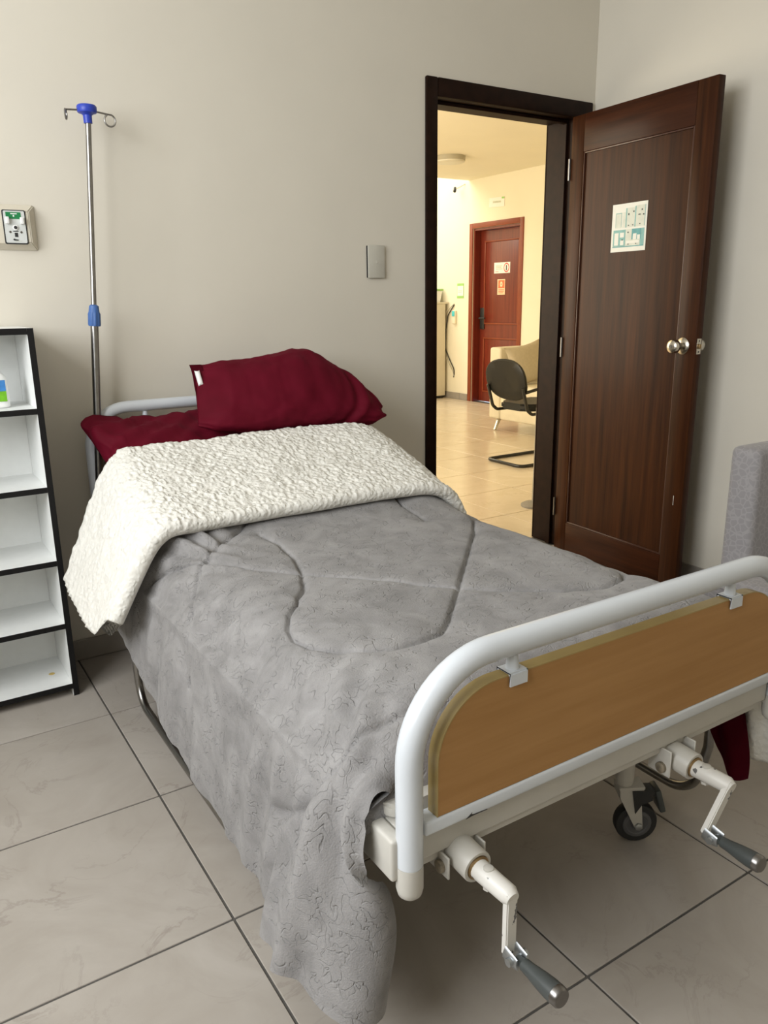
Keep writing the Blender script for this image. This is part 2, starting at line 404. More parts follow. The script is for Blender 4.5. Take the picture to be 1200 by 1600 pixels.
# skirting, in single tile pieces ---------------------------------------------
bb = thing('baseboard_back', 'low grey tile skirting along the wall behind the bed', 'baseboard', (.5, YB, 0), kind='structure')
xs = [WINX+.01]+[x for x in np.arange(-.8523, DX0-.04, .5)]+[1.955]
for a, b in zip(xs[:-1], xs[1:]):
    part(bb, 'skirting_tile', box(a+.0015, b-.0015, YB-.010, YB-.0005, .001, .076, bev=.0015, seg=1), 'skirting', smooth=False)
br = thing('baseboard_right', 'low grey tile skirting along the wall behind the door', 'baseboard', (XR, 1, 0), kind='structure')
ys = [YF+.01]+list(np.arange(-1.6963, YB-.1, .5))+[YB-.02]
for a, b in zip(ys[:-1], ys[1:]):
    part(br, 'skirting_tile', box(XR-.010, XR-.0005, a+.0015, b-.0015, .001, .076, bev=.0015, seg=1), 'skirting', smooth=False)

# door frame ------------------------------------------------------------------
FZ = 1.998
tr = thing('trim_1', 'dark brown wooden frame around the open doorway', 'door frame', (2.41, YB, 0), kind='structure')
def prof_board(x0, x1, y0, y1, z0, z1): return box(x0, x1, y0, y1, z0, z1, bev=.006, seg=2)
part(tr, 'architrave', prof_board(1.969, 2.024, YB-.014, YB+.004, .0, 2.069), 'frame_wood')
part(tr, 'architrave', prof_board(2.806, 2.885, YB-.014, YB+.004, .0, FZ), 'frame_wood')
part(tr, 'architrave', prof_board(2.0245, 2.888, YB-.014, YB+.004, FZ+.0005, 2.069), 'frame_wood')
part(tr, 'jamb', box(1.9905, 2.020, YB+.0045, YB2+.008, 0, FZ+.03, bev=.002, seg=1), 'frame_wood')
part(tr, 'jamb', box(2.800, 2.829, YB+.0045, YB2+.008, 0, FZ+.03, bev=.002, seg=1), 'frame_wood')
part(tr, 'head_lining', box(2.0205, 2.7995, YB+.0045, YB2+.008, FZ+.002, FZ+.03, bev=.002, seg=1), 'frame_wood')
part(tr, 'door_stop', box(2.0205, 2.7995, YB+.045, YB+.075, FZ-.012, FZ+.0015, bev=.002, seg=1), 'frame_wood')
part(tr, 'door_stop', box(2.786, 2.7995, YB+.045, YB+.075, 0, FZ-.013, bev=.002, seg=1), 'frame_wood')
part(tr, 'hall_architrave', box(1.945, 2.0195, YB2+.0002, YB2+.014, 0, 2.06, bev=.004), 'frame_wood')
part(tr, 'hall_architrave', box(2.8005, 2.875, YB2+.0082, YB2+.018, 0, 2.06, bev=.004), 'frame_wood')

# open door leaf: local x along leaf from hinge, local y = 0 room face, -y towards right wall
HX, HY = 2.757, 2.738; FXY = (2.709, 1.975)
ang = math.atan2(FXY[1]-HY, FXY[0]-HX); LW = math.hypot(FXY[1]-HY, FXY[0]-HX)
dl = thing('door_1', 'dark brown panelled wooden door standing open against the right wall', 'door', (HX, HY, 0), ang, kind='structure')
# in local space x runs to the free edge; +y is towards the right wall (left-handed turn), room face at y=0
LT = .036; ZT = 1.996; SW = .092; TR = .152; BR = .150
def lb(x0, x1, z0, z1, y0=0., y1=LT, bev=.003): return box(x0, x1, y0, y1, z0, z1, bev=bev, seg=2)
PX0, PX1, PZ0, PZ1 = .078, LW-.092, .152, 1.843
sg = 1
part(dl, 'stile', lb(0, PX0, .008, ZT), 'dark_wood', world=False)
part(dl, 'stile', lb(PX1, LW, .008, ZT), 'dark_wood', world=False)
part(dl, 'rail', lb(PX0, PX1, PZ1, ZT, bev=.002), 'dark_wood_flat', world=False)
part(dl, 'rail', lb(PX0, PX1, .008, PZ0, bev=.002), 'dark_wood_flat', world=False)
part(dl, 'panel', lb(PX0-.002, PX1+.002, PZ0-.002, PZ1+.002, .010, LT-.010, 0), 'dark_wood', world=False)
for bx in ((PX0, PX0+.007, PZ0, PZ1), (PX1-.007, PX1, PZ0, PZ1), (PX0+.007, PX1-.007, PZ1-.007, PZ1), (PX0+.007, PX1-.007, PZ0, PZ0+.007)):
    part(dl, 'bead', lb(bx[0], bx[1], bx[2], bx[3], .002, .012, .0025), 'door_bead', world=False)
# knob set
KX, KZ = LW-.062, 1.035
def knob(s, y):
    k = part(dl, 'door_knob', lathe((KX, y, KZ), (0, s, 0), [(0, .033), (.003, .033), (.008, .027), (.010, .013), (.030, .012), (.034, .020), (.042, .0265), (.054, .0275), (.064, .0245), (.068, .018), (.069, .012)], 24), 'satin_nickel', world=False, label='satin nickel door knob')
    part(k, 'keyhole', lathe((KX, y+s*.0685, KZ), (0, s, 0), [(0, .008), (.002, .0075), (.002, .003)], 14), 'dull_steel', world=False)
knob(-1, 0)
part(dl, 'door_knob', lathe((KX, LT, KZ), (0, 1, 0), [(0, .033), (.003, .033), (.008, .027), (.010, .013), (.030, .012), (.034, .020), (.042, .0265), (.054, .0275), (.064, .0245), (.068, .018), (.069, .012)], 24), 'satin_nickel', world=False, label='satin nickel door knob')
lp = part(dl, 'latch_plate', box(LW-.0005, LW+.0012, .006, LT-.006, KZ-.030, KZ+.030, bev=.0005, seg=1), 'satin_nickel', world=False, label='small metal latch plate')
for dz in (-.021, .021): part(lp, 'screw', lathe((LW+.0011, LT/2, KZ+dz), (1, 0, 0), [(0, .0035), (.0006, .003)], 10), 'black_ink', world=False)
part(lp, 'latch_bolt', box(LW+.001, LW+.009, .011, LT-.011, KZ-.009, KZ+.009, bev=.003), 'brass', world=False)
for zz in (.22, 1.0, 1.78): part(dl, 'hinge', lathe((-.004, -.004, zz-.045), (0, 0, 1), [(0, .0055), (.09, .0055)], 10), 'dull_steel', world=False)
part(dl, 'scuff', box(LW-.045, LW-.043, -.0006, .002, .385, .425), 'paper', world=False, label='small pale chip near the bottom')
# poster on door
def lrect(x0, x1, z0, z1, y, bm): return add_box(bm, x0, x1, y-.0004, y, z0, z1)
px0, px1, pz0, pz1 = .268, .462, 1.412, 1.604
ps = thing('instruction_poster', 'white paper with small teal pictures taped to the dark door', 'poster', (HX, HY, 0), ang)
PY = .0095
part(ps, 'sheet', box(px0, px1, PY-.0012, PY-.0002, pz0, pz1), 'paper', world=False, smooth=False)
Wp, Hp = px1-px0, pz1-pz0
def prt(lst, mat, y):
    for (a, b, c, d) in lst:
        part(ps, 'print', box(px0+a*Wp, px0+b*Wp, y-.0003, y, pz0+c*Hp, pz0+d*Hp), mat, world=False, smooth=False)
prt([(.06, .95, .10, .46), (.10, .29, .50, .82), (.31, .39, .50, .82), (.40, .65, .50, .90), (.68, .94, .50, .93)], 'print_pale', PY-.0012)
prt([(.06, .42, .12, .46), (.84, .95, .11, .46), (.40, .43, .50, .90), (.66, .69, .50, .92), (.935, .95, .5, .93), (.11, .28, .80, .815), (.11, .12, .52, .80), (.27, .28, .52, .80)], 'print_teal', PY-.0015)
prt([(.60, .86, .24, .46), (.05, .95, .095, .115)], 'print_teal_dark', PY-.0018)
prt([(.10, .22, .14, .40), (.26, .38, .30, .40), (.28, .38, .14, .24), (.64, .74, .24, .36), (.76, .84, .24, .33), (.45, .82, .16, .22)], 'paper', PY-.0021)
prt([(.48, .51, .38, .41), (.47, .50, .75, .79), (.61, .64, .80, .83), (.84, .87, .82, .85), (.89, .92, .72, .75), (.32, .35, .235, .265), (.5, .53, .14, .16), (.72, .75, .14, .16), (.48, .51, .53, .55), (.60, .63, .53, .55), (.80, .83, .54, .56), (.76, .82, .73, .75)], 'print_dark', PY-.0024)

# ================================================================== THE HALL BEYOND THE DOOR
HXR, HYB, HZ = 6.15, 9.6, 2.56
hf = single('floor', box(.75, HXR+.1, YB2, HYB, -.10, -.0028), 'grout', 'glossy cream square floor tiles in the hall beyond the door', 'floor', kind='structure', origin=False, smooth=False)
lay_tiles(hf, .8, HXR, YB2+.0, HYB, .48, .36, 'hall_tile')
RDY0, RDY1, RDZ = 6.82, 7.635, 2.02
bm = bm_new()
add_box(bm, HXR, HXR+.22, YB2, RDY0, -.05, 3.5); add_box(bm, HXR, HXR+.22, RDY1, HYB+.1, -.05, 3.5); add_box(bm, HXR, HXR+.22, RDY0, RDY1, RDZ, 3.5)
single('wall_hall_right', bm, 'hall_paint', 'cream hall wall with the reddish door', 'wall', kind='structure', smooth=False, origin=False)
single('wall_hall_back', box(.65, HXR, HYB, HYB+.1, -.05, 3.5), 'hall_paint', 'cream wall at the far end of the hall', 'wall', kind='structure', smooth=False, origin=False)
bm = bm_new()
add_box(bm, .65, .8, YB2, 3.8, -.05, 3.5); add_box(bm, .65, .8, 7.0, HYB, -.05, 3.5); add_box(bm, .65, .8, 3.8, 7.0, -.05, .6); add_box(bm, .65, .8, 3.8, 7.0, 2.4, 3.5)  # wide opening is added to go with the hall fill light
single('wall_hall_left', bm, 'hall_paint', 'cream hall wall with a wide opening added for the fill light', 'wall', kind='structure', smooth=False, origin=False)
single('wall_hall_front', box(XR+.121, HXR, YB2-.1, YB2, -.05, 3.5), 'hall_paint', 'cream hall wall beside the doorway', 'wall', kind='structure', smooth=False, origin=False)
single('ceiling_hall', box(.8, HXR-.001, YB2+.001, 7.73, HZ, HZ+.18), 'hall_paint', 'cream flat ceiling of the hall', 'ceiling', kind='structure', smooth=False, origin=False)
bh = thing('baseboard_hall', 'low beige tile skirting along the hall wall', 'baseboard', (HXR, 7, 0), kind='structure')
ys = [YB2+.02]+list(np.arange(3.36, 6.7, .5))+[RDY0-.065]
for a, b in list(zip(ys[:-1], ys[1:]))+[(7.70, 7.86), (7.86, 8.36), (8.36, 8.86), (8.86, 9.36)]:
    part(bh, 'skirting_tile', box(HXR-.010, HXR-.0005, a+.002, b-.002, .001, .082, bev=.0015, seg=1), 'skirting', smooth=False)
# red door
t2 = thing('trim_2', 'reddish brown frame around the far hall door', 'door frame', (HXR, 7.2, 0), kind='structure')
part(t2, 'architrave', box(HXR-.012, HXR+.01, RDY1+.0005, RDY1+.06, 0, RDZ+.058, bev=.004), 'red_frame')
part(t2, 'architrave', box(HXR-.012, HXR+.01, RDY0-.06, RDY0-.0005, 0, RDZ+.058, bev=.004), 'red_frame')
part(t2, 'architrave', box(HXR-.012, HXR+.01, RDY0-.0003, RDY1+.0003, RDZ+.0005, RDZ+.058, bev=.004), 'red_frame')
part(t2, 'jamb', box(HXR+.0102, HXR+.20, RDY1-.022, RDY1-.0005, 0, RDZ-.002), 'red_wood', smooth=False)
part(t2, 'jamb', box(HXR+.0102, HXR+.20, RDY0+.0005, RDY0+.022, 0, RDZ-.002), 'red_wood', smooth=False)
part(t2, 'jamb', box(HXR+.0102, HXR+.20, RDY0+.0225, RDY1-.0225, RDZ-.024, RDZ-.002), 'red_wood', smooth=False)
d2 = thing('door_2', 'closed reddish brown panelled door at the end of the hall', 'door', (HXR+.10, 7.2, 0), kind='structure')
dx = HXR+.10
part(d2, 'leaf', box(dx, dx+.04, RDY0+.024, RDY1-.024, .006, RDZ-.026, bev=.002, seg=1), 'red_wood', smooth=False)
for z0, z1 in ((.93, 1.88), (.12, .775)):
    pp = part(d2, 'panel', box(dx-.006, dx-.0002, RDY0+.125, RDY1-.125, z0+.02, z1-.02, bev=.004), 'red_wood')
    for (ya, yb, za, zb) in ((RDY0+.105, RDY1-.105, z1-.018, z1), (RDY0+.105, RDY1-.105, z0, z0+.018), (RDY0+.105, RDY0+.123, z0+.018, z1-.018), (RDY1-.123, RDY1-.105, z0+.018, z1-.018)):
        part(pp, 'moulding', box(dx-.012, dx-.0002, ya, yb, za, zb, bev=.004), 'red_frame')
hd = part(d2, 'lock_plate', box(dx-.014, dx-.0002, 7.515, 7.595, .87, 1.12, bev=.006), 'black_plastic', label='black door lock with lever')
part(hd, 'lever', tube(fillet([(dx-.012, 7.562, 1.0), (dx-.055, 7.562, 1.0), (dx-.055, 7.45, 1.0)], .012), .010, 10), 'black_plastic')
# signs on red door and wall (flat print)
def sign(name, label, x, y0, y1, z0, z1, mat, prints, tilt=0., th=.003):
    s = thing(name, label, 'sign', (x, (y0+y1)/2, z0))
    bm = box(x-th, x, y0, y1, z0, z1, bev=.0006, seg=1)
    if tilt: bmesh.ops.rotate(bm, cent=(x, (y0+y1)/2, (z0+z1)/2), matrix=Matrix.Rotation(tilt, 3, 'X'), verts=bm.verts)
    part(s, 'plate', bm, mat, smooth=False)
    W, H = y1-y0, z1-z0
    for k, (kind, m, a, b, c, d) in enumerate(prints):   # a,b fractions from the left as seen, c,d from the bottom
        xx = x-th-.0004*(k+1)
        if kind == 'r': bm = box(xx-.0003, xx, y1-b*W, y1-a*W, z0+c*H, z0+d*H)
        else:
            bm = lathe((xx, y1-a*W, z0+b*H), (-1, 0, 0), [(0, c), (.0003, c)], 28); bmesh.ops.scale(bm, vec=(1, d, 1), space=Matrix.Translation((-xx, -(y1-a*W), -(z0+b*H))), verts=bm.verts)
        if tilt: bmesh.ops.rotate(bm, cent=(x, (y0+y1)/2, (z0+z1)/2), matrix=Matrix.Rotation(tilt, 3, 'X'), verts=bm.verts)
        part(s, 'print', bm, m, smooth=False)
    return s
SX = dx-.0065
sign('restriction_sign', 'white sign with a red ring, upper sign on the reddish door', SX, 7.075, 7.352, 1.508, 1.628, 'sign_white',
     [('o', 'sign_red', .78, .5, .052, .9), ('o', 'sign_white', .78, .5, .040, .9), ('r', 'black_ink', .75, .81, .25, .72), ('r', 'sign_grey', .12, .5, .66, .72), ('r', 'sign_grey', .12, .46, .52, .58), ('r', 'sign_grey', .12, .54, .37, .43), ('r', 'sign_red', .1, .3, .14, .17)])
sign('mask_notice', 'small orange notice with a pale oval, lower sign on the reddish door', SX, 7.155, 7.288, 1.268, 1.442, 'sign_peach',
     [('r', 'sign_orange', .12, .95, .42, .93), ('o', 'sign_peach', .52, .68, .030, .75), ('r', 'black_ink', .45, .6, .66, .70), ('r', 'sign_orange', .15, .9, .30, .34), ('r', 'sign_orange', .15, .9, .20, .24), ('r', 'sign_orange', .15, .8, .10, .14)])
sign('room_sign', 'pale tilted plaque above the reddish hall door', HXR-.0005, 7.09, 7.35, 2.222, 2.322, 'sign_white',
     [('r', 'sign_grey', .25, .78, .42, .62), ('r', 'sign_green', .82, 1.0, .82, 1.0)], tilt=.04, th=.006)
sign('green_notice', 'small green edged notice on the bright hall wall', HXR-.0005, 7.80, 7.93, 1.235, 1.41, 'sign_green',
     [('r', 'sign_white', .05, .95, .17, .83), ('r', 'sign_grey', .2, .75, .5, .54), ('r', 'sign_grey', .2, .75, .4, .44)])
# ceiling lamp
cl = thing('ceiling_lamp', 'flat round white lamp on the hall ceiling', 'lamp', (4.83, 6.36, HZ))
part(cl, 'base_ring', lathe((4.98, 6.56, HZ-.0005), (0, 0, -1), [(0, .15), (.04, .15), (.042, .146)], 32), 'lamp_band')
part(cl, 'diffuser', lathe((4.98, 6.56, HZ-.0428), (0, 0, -1), [(0, .146), (.012, .142), (.018, .12), (.02, .06)], 32), 'lamp_white')
# security camera
sc = thing('security_camera', 'tiny black camera on a bracket under the hall ceiling edge', 'camera', (6.1, 7.75, 2.5))
part(sc, 'bracket', tube([(HXR-.001, 7.80, 2.53), (6.09, 7.86, 2.49), (6.06, 7.88, 2.485)], .006, 8), 'lamp_white')
part(sc, 'body', lathe((6.08, 7.90, 2.50), (-.5, -.5, -.7), [(0, .010), (.01, .018), (.07, .018), (.075, .014)], 12), 'black_plastic')
# tall cabinet with box on top, in the skylit bay
cb = thing('tall_cabinet', 'tall pale cabinet standing in the bright end of the hall', 'cabinet', (5.85, 8.35, 0))
part(cb, 'body', box(5.55, 6.10, 8.10, 8.65, .035, 1.17, bev=.004), 'cabinet_white')
part(cb, 'plinth', box(5.57, 6.08, 8.13, 8.63, 0, .0345), 'black_plastic', smooth=False)
part(cb, 'top_board', box(5.54, 6.14, 8.09, 8.66, 1.1705, 1.192, bev=.003), 'cabinet_white')
sb = thing('storage_box', 'white plastic box standing on the tall hall cabinet', 'box', (5.92, 8.33, 1.192))
part(sb, 'tub', prism([(5.76, 1.193), (6.08, 1.193), (6.11, 1.33), (5.74, 1.33)], 8.18, 8.48, bev=.006), 'white_plastic')
part(sb, 'lid', box(5.73, 6.12, 8.17, 8.49, 1.3305, 1.352, bev=.005), 'sign_green')
cw = thing('wall_cables', 'loose black and pale cables hanging down the hall wall', 'cables', (HXR-.01, 7.95, .5))
part(cw, 'cable', tube(fillet([(HXR-.008, 7.98, 1.16), (HXR-.02, 8.09, 1.03), (HXR-.02, 8.13, .86), (HXR-.015, 8.15, .62), (HXR-.015, 8.05, .48), (HXR-.01, 7.96, .36), (HXR-.006, 7.98, .27)], .1), .0065, 8), 'cable_black')
part(cw, 'cable', tube(fillet([(HXR-.008, 7.98, 1.17), (HXR-.03, 8.14, 1.06), (HXR-.03, 8.16, .80), (HXR-.025, 8.17, .60), (HXR-.02, 8.08, .46), (HXR-.015, 7.98, .34), (HXR-.006, 7.97, .28)], .1), .005, 8), 'cable_pale')
cyd = thing('hand_gel_dispenser', 'little turquoise dispenser on the bright hall wall', 'dispenser', (HXR, 7.96, .95))
part(cyd, 'holder', box(HXR-.035, HXR-.0005, 7.93, 7.995, .93, 1.09, bev=.008), 'hall_paint')
part(cyd, 'cap', box(HXR-.04, HXR-.036, 7.935, 7.985, 1.02, 1.085, bev=.0015), 'cyan_plastic')

# beige armchair in the hall
ac = thing('armchair', 'beige leather armchair behind the black chair in the hall', 'armchair', (5.3, 5.45, 0))
part(ac, 'backrest', box(4.905, 5.75, 5.665, 5.82, .115, .785, bev=.025, seg=3), 'beige_leather')
part(ac, 'base', box(4.915, 5.74, 5.02, 5.6645, .115, .335, bev=.015, seg=3), 'beige_leather')
part(ac, 'seat_cushion', box(4.92, 5.735, 5.02, 5.664, .336, .45, bev=.035, seg=4), 'beige_leather')
part(ac, 'armrest', box(5.741, 5.86, 5.02, 5.82, .115, .60, bev=.02, seg=3), 'beige_leather')
for (x, y) in ((4.96, 5.76), (4.96, 5.10), (5.78, 5.76), (5.78, 5.10)):
    sx = -1 if x < 5.3 else 1
    part(ac, 'leg', tube([(x-sx*.04, y, .118), (x-sx*.02, y, .09), (x, y, .045), (x+sx*.02, y, .002)], [.026, .022, .018, .016], 12), 'chrome')
cu = bm_new()
N = 18
def cushion_P(W, H, Tk, pinch=.12):
    u = np.linspace(-1, 1, N); U, V = np.meshgrid(u, u, indexing='ij')
    out = []
    for s in (1, -1):
        th = s*Tk*np.clip((1-U**2), 0, 1)**.45*np.clip((1-V**2), 0, 1)**.45
        k = 1-pinch*(1-np.abs(U)**2)*(np.abs(V)**4) ; k2 = 1-pinch*(1-np.abs(V)**2)*(np.abs(U)**4)
        out.append(np.stack([U*W*k2, th, V*H*k], -1))
    return out
def cushion_bm(W, H, Tk, M):
    bm = bm_new()
    for P in cushion_P(W, H, Tk):
        g = grid_bm(P); me = bpy.data.meshes.new('tmp'); g.to_mesh(me); g.free(); bm.from_mesh(me); bpy.data.meshes.remove(me)
    bmesh.ops.remove_doubles(bm, verts=bm.verts, dist=1e-4); bmesh.ops.transform(bm, matrix=M, verts=bm.verts); return bm
single('throw_cushion', cushion_bm(.235, .195, .055, Matrix.Translation((5.12, 5.515, .640)) @ Matrix.Rotation(-.32, 4, 'X') @ Matrix.Rotation(-.16, 4, 'Y')), 'beige_cushion', 'beige square cushion leaning in the hall armchair', 'cushion')

# black cantilever chair, facing +X
vc = thing('visitor_chair', 'black cantilever chair with oval back in the hall', 'chair', (4.2, 4.47, 0))
yl, yr_ = 4.665, 4.275
for y in (yl, yr_):
    pass
loop = fillet([(3.925, yl, .595), (3.975, yl, .43), (4.02, yl, .395), (4.47, yl, .405), (4.53, yl, .39), (4.50, yl, .013), (3.93, yl, .013),
               (3.93, yr_, .013), (4.50, yr_, .013), (4.53, yr_, .39), (4.47, yr_, .405), (4.02, yr_, .395), (3.975, yr_, .43), (3.925, yr_, .595)], .05, 5)
part(vc, 'tube_frame', tube(loop, .0125, 12), 'black_enamel')
seat = prism(rrect(4.0, 4.45, yr_+.015, yl-.015, .09, 6), .41, .465, bev=.015)
for v in seat.verts: v.co = Vector((v.co.x, v.co.z, v.co.y))
part(vc, 'seat', seat, 'black_leather')
bm = bm_new(); nb = 28; P = np.zeros((12, nb, 3))
cyk, czk = 4.475, .64
ell = [(math.copysign(abs(math.cos(a))**.8, math.cos(a))*.218, math.copysign(abs(math.sin(a))**.85, math.sin(a))*.155) for a in np.linspace(0, 2*PI, nb, endpoint=False)]
for k, (sc_, dx_) in enumerate([(.02, -.016), (.6, -.016), (.93, -.014), (1.0, -.004), (1.0, .010), (.94, .026), (.6, .034), (.02, .034)]):
    for j, (ey, ez) in enumerate(ell):
        P[k, j] = (3.955-.22*(ez*sc_)+dx_+.35*(ey*sc_)**2*0-.5*(ey*sc_)**2, cyk+ey*sc_, czk+ez*sc_)
part(vc, 'backrest', grid_bm(P[:8], closeV=True), 'black_leather')
part(vc, 'armrest', tube(fillet([(3.95, yr_-.005, .56), (4.15, yr_-.03, .60), (4.42, yr_-.03, .60), (4.47, yr_, .42)], .04), .012, 10), 'black_enamel')
single('stand_base', lathe((3.26, 3.41, 0.0005), (0, 0, 1), [(0, .085), (.012, .085), (.02, .07), (.026, .02), (.6, .014), (.602, .01)], 28), 'grey_base', 'grey round stand base on the hall floor by the door frame', 'stand')

# ================================================================== WALL FITTINGS AND SHELF
# oxygen outlet
ox = thing('gas_outlet', 'cream wall box with a grey medical gas outlet and green label', 'outlet', (.42, YB, 1.39))
def frustum(x0, x1, z0, z1, ins, y0, y1):
    bm = bm_new()
    A = [bm.verts.new(p) for p in ((x0, y0, z0), (x1, y0, z0), (x1, y0, z1), (x0, y0, z1))]
    B = [bm.verts.new(p) for p in ((x0+ins, y1, z0+ins), (x1-ins, y1, z0+ins), (x1-ins, y1, z1-ins), (x0+ins, y1, z1-ins))]
    bm.faces.new(A); bm.faces.new(B[::-1])
    for i in range(4): bm.faces.new((A[i], B[i], B[(i+1) % 4], A[(i+1) % 4]))
    bmesh.ops.bevel(bm, geom=list(bm.edges), offset=.003, segments=2, affect='EDGES'); return bm
part(ox, 'cover', frustum(.335, .484, 1.390, 1.526, .022, YB-.0005, YB-.032), 'outlet_cream')
fy = YB-.0322
part(ox, 'gasket', prism(rrect(.3855, .4515, 1.407, 1.506, .005), fy-.002, fy, None), 'black_ink', smooth=False)
fp = part(ox, 'face_plate', prism(rrect(.389, .448, 1.411, 1.503, .004), fy-.0045, fy-.0021, None), 'outlet_grey', smooth=False)
yy = fy-.0046
part(fp, 'green_label', box(.3955, .4375, yy-.0008, yy, 1.480, 1.499), 'green_label', smooth=False)
part(fp, 'print', box(.409, .427, yy-.0012, yy-.0009, 1.493, 1.496), 'white_plastic', smooth=False)
part(fp, 'print', box(.415, .419, yy-.0012, yy-.0009, 1.486, 1.491), 'white_plastic', smooth=False)
for x in (.3925, .4335): part(fp, 'clip', box(x, x+.010, yy-.012, yy, 1.465, 1.485, bev=.002), 'white_plastic')
part(fp, 'port', lathe((.4185, yy, 1.455), (0, -1, 0), [(0, .0075), (.003, .0075), (.004, .006)], 18), 'white_plastic')
part(fp, 'port_hole', lathe((.4185, yy-.0042, 1.455), (0, -1, 0), [(0, .005), (.0008, .0045)], 16), 'black_ink')
for x in (.403, .434): part(fp, 'screw', lathe((x, yy, 1.442), (0, -1, 0), [(0, .0035), (.001, .003)], 12), 'dull_steel')
part(fp, 'print', box(.411, .426, yy-.0006, yy, 1.4435, 1.4455), 'black_ink', smooth=False)
part(fp, 'print', box(.4145, .4235, yy-.0006, yy, 1.428, 1.440), 'black_ink', smooth=False)
part(fp, 'print', prism([(.408, 1.4205), (.411, 1.4175), (.423, 1.4175), (.424, 1.4205), (.416, 1.4215), (.411, 1.4235)], yy-.0006, yy), 'black_ink', smooth=False)
part(fp, 'print', box(.414, .433, yy-.0006, yy, 1.4155, 1.4165), 'sign_grey', smooth=False)
# light switch
sw = thing('light_switch', 'rectangular grey blank switch plate on the wall left of the doorway', 'switch', (1.724, YB, 1.313))
part(sw, 'back_plate', box(1.686, 1.762, YB-.005, YB-.0005, 1.314, 1.434, bev=.001), 'black_plastic')
pl = part(sw, 'cover_plate', box(1.688, 1.765, YB-.013, YB-.0052, 1.312, 1.436, bev=.003), 'switch_plastic')
part(pl, 'screw_cap', lathe((1.728, YB-.0131, 1.372), (0, -1, 0), [(0, .006), (.001, .005)], 16), 'switch_plastic')

# shelf unit
SXR, SXL, SYF, SYB, SZT = .394, -.06, 2.489, 2.742, 1.164
sh = thing('bookshelf', 'narrow white open shelf unit with black front edges', 'shelf', (.17, 2.6, 0))
def board(name, x0, x1, z0, z1, edge=True):
    b = part(sh, name, box(x0, x1, SYF+.0015, SYB, z0, z1), 'white_board', smooth=False)
    part(b, 'edge_band', box(x0, x1, SYF, SYF+.0013, z0, z1), 'black_edge', smooth=False)
    return b
board('side_panel', SXR-.016, SXR, .0, SZT); board('side_panel', SXL, SXL+.016, .0, SZT)
part(sh, 'side_laminate', box(SXR+.0002, SXR+.0012, SYF, SYB, 0, SZT), 'black_edge', smooth=False)
part(sh, 'back_panel', box(SXL+.0165, SXR-.0165, SYB-.006, SYB-.0003, .03, SZT-.02), 'white_board', smooth=False)
for z in (.035, .243, .453, .687, .925): board('shelf_board', SXL+.0163, SXR-.0163, z-.0085, z+.0085)
board('top_board', SXL+.0163, SXR-.0163, SZT-.018, SZT)
single('wax_stain', lathe((.335, 2.60, .0440), (0, 0, 1), [(0, .010), (.0008, .009), (.001, .004)], 14), 'stain_yellow', 'small yellow drop stain on the lowest shelf board', 'stain')
# pump bottle
bo = thing('lotion_bottle', 'white pump bottle with blue and green label on the top shelf', 'bottle', (.268, 2.585, .934))
def sq_lathe(cx, cy, prof, ex=.62, seg=28):
    P = np.zeros((len(prof), seg, 3))
    for i, (z, rx, ry) in enumerate(prof):
        for j in range(seg):
            a = 2*PI*j/seg; c, s = math.cos(a), math.sin(a)
            P[i, j] = (cx+rx*math.copysign(abs(c)**ex, c), cy+ry*math.copysign(abs(s)**ex, s), z)
    return P
BX, BY = .280, 2.585; bz = .9342
bmb = grid_bm(sq_lathe(BX, BY, [(bz, .002, .001), (bz, .036, .024), (bz+.004, .040, .028), (bz+.05, .040, .028), (bz+.085, .038, .027), (bz+.098, .032, .022), (bz+.105, .018, .016), (bz+.108, .014, .014), (bz+.118, .014, .014), (bz+.118, .001, .001)]), closeV=True)
part(bo, 'body', bmb, 'white_plastic')
part(bo, 'pump_cap', lathe((BX, BY, bz+.1185), (0, 0, 1), [(0, .016), (.016, .016), (.018, .006), (.035, .006)], 20), 'white_plastic')
part(bo, 'pump_head', box(BX-.035, BX+.014, BY-.010, BY+.010, bz+.1538, bz+.168, bev=.004), 'white_plastic')
lab = part(bo, 'label', box(BX-.030, BX+.0305, BY-.0290, BY-.0282, bz+.020, bz+.082), 'label_green', smooth=False)
part(lab, 'label_band', box(BX-.030, BX+.0305, BY-.0296, BY-.0291, bz+.050, bz+.082), 'label_blue', smooth=False)

# grey armchair / sofa on the right
so = thing('sofa', 'grey patterned sofa at the right beside the bed foot', 'sofa', (2.45, 1.1, 0))
part(so, 'backrest', box(2.165, 2.86, 1.325, 1.425, .06, .783, bev=.022, seg=4), 'grey_sofa_fabric')
part(so, 'seat', box(2.075, 2.86, .70, 1.3245, .09, .40, bev=.03, seg=4), 'grey_sofa_fabric')
part(so, 'seat_side', box(2.075, 2.164, 1.3255, 1.42, .09, .40, bev=.02, seg=4), 'grey_sofa_fabric')
part(so, 'piping', tube(fillet([(2.072, 1.42, .365), (2.072, .70, .365), (2.86, .695, .365)], .02), .004, 8), 'grey_sofa_fabric')
for (x, y) in ((2.14, .76), (2.14, 1.38), (2.80, .76), (2.80, 1.38)):
    part(so, 'leg', lathe((x, y, 0), (0, 0, 1), [(0, .016), (.09, .02)], 12), 'black_plastic')

# ================================================================== THE HOSPITAL BED
BXL, BXR, BYF, BYH = .554, 1.480, .815, 2.690
bed = thing('hospital_bed', 'white metal hospital bed with wood-look foot board and two hand cranks', 'bed', ((BXL+BXR)/2, 1.75, 0))
TR_ = .0205
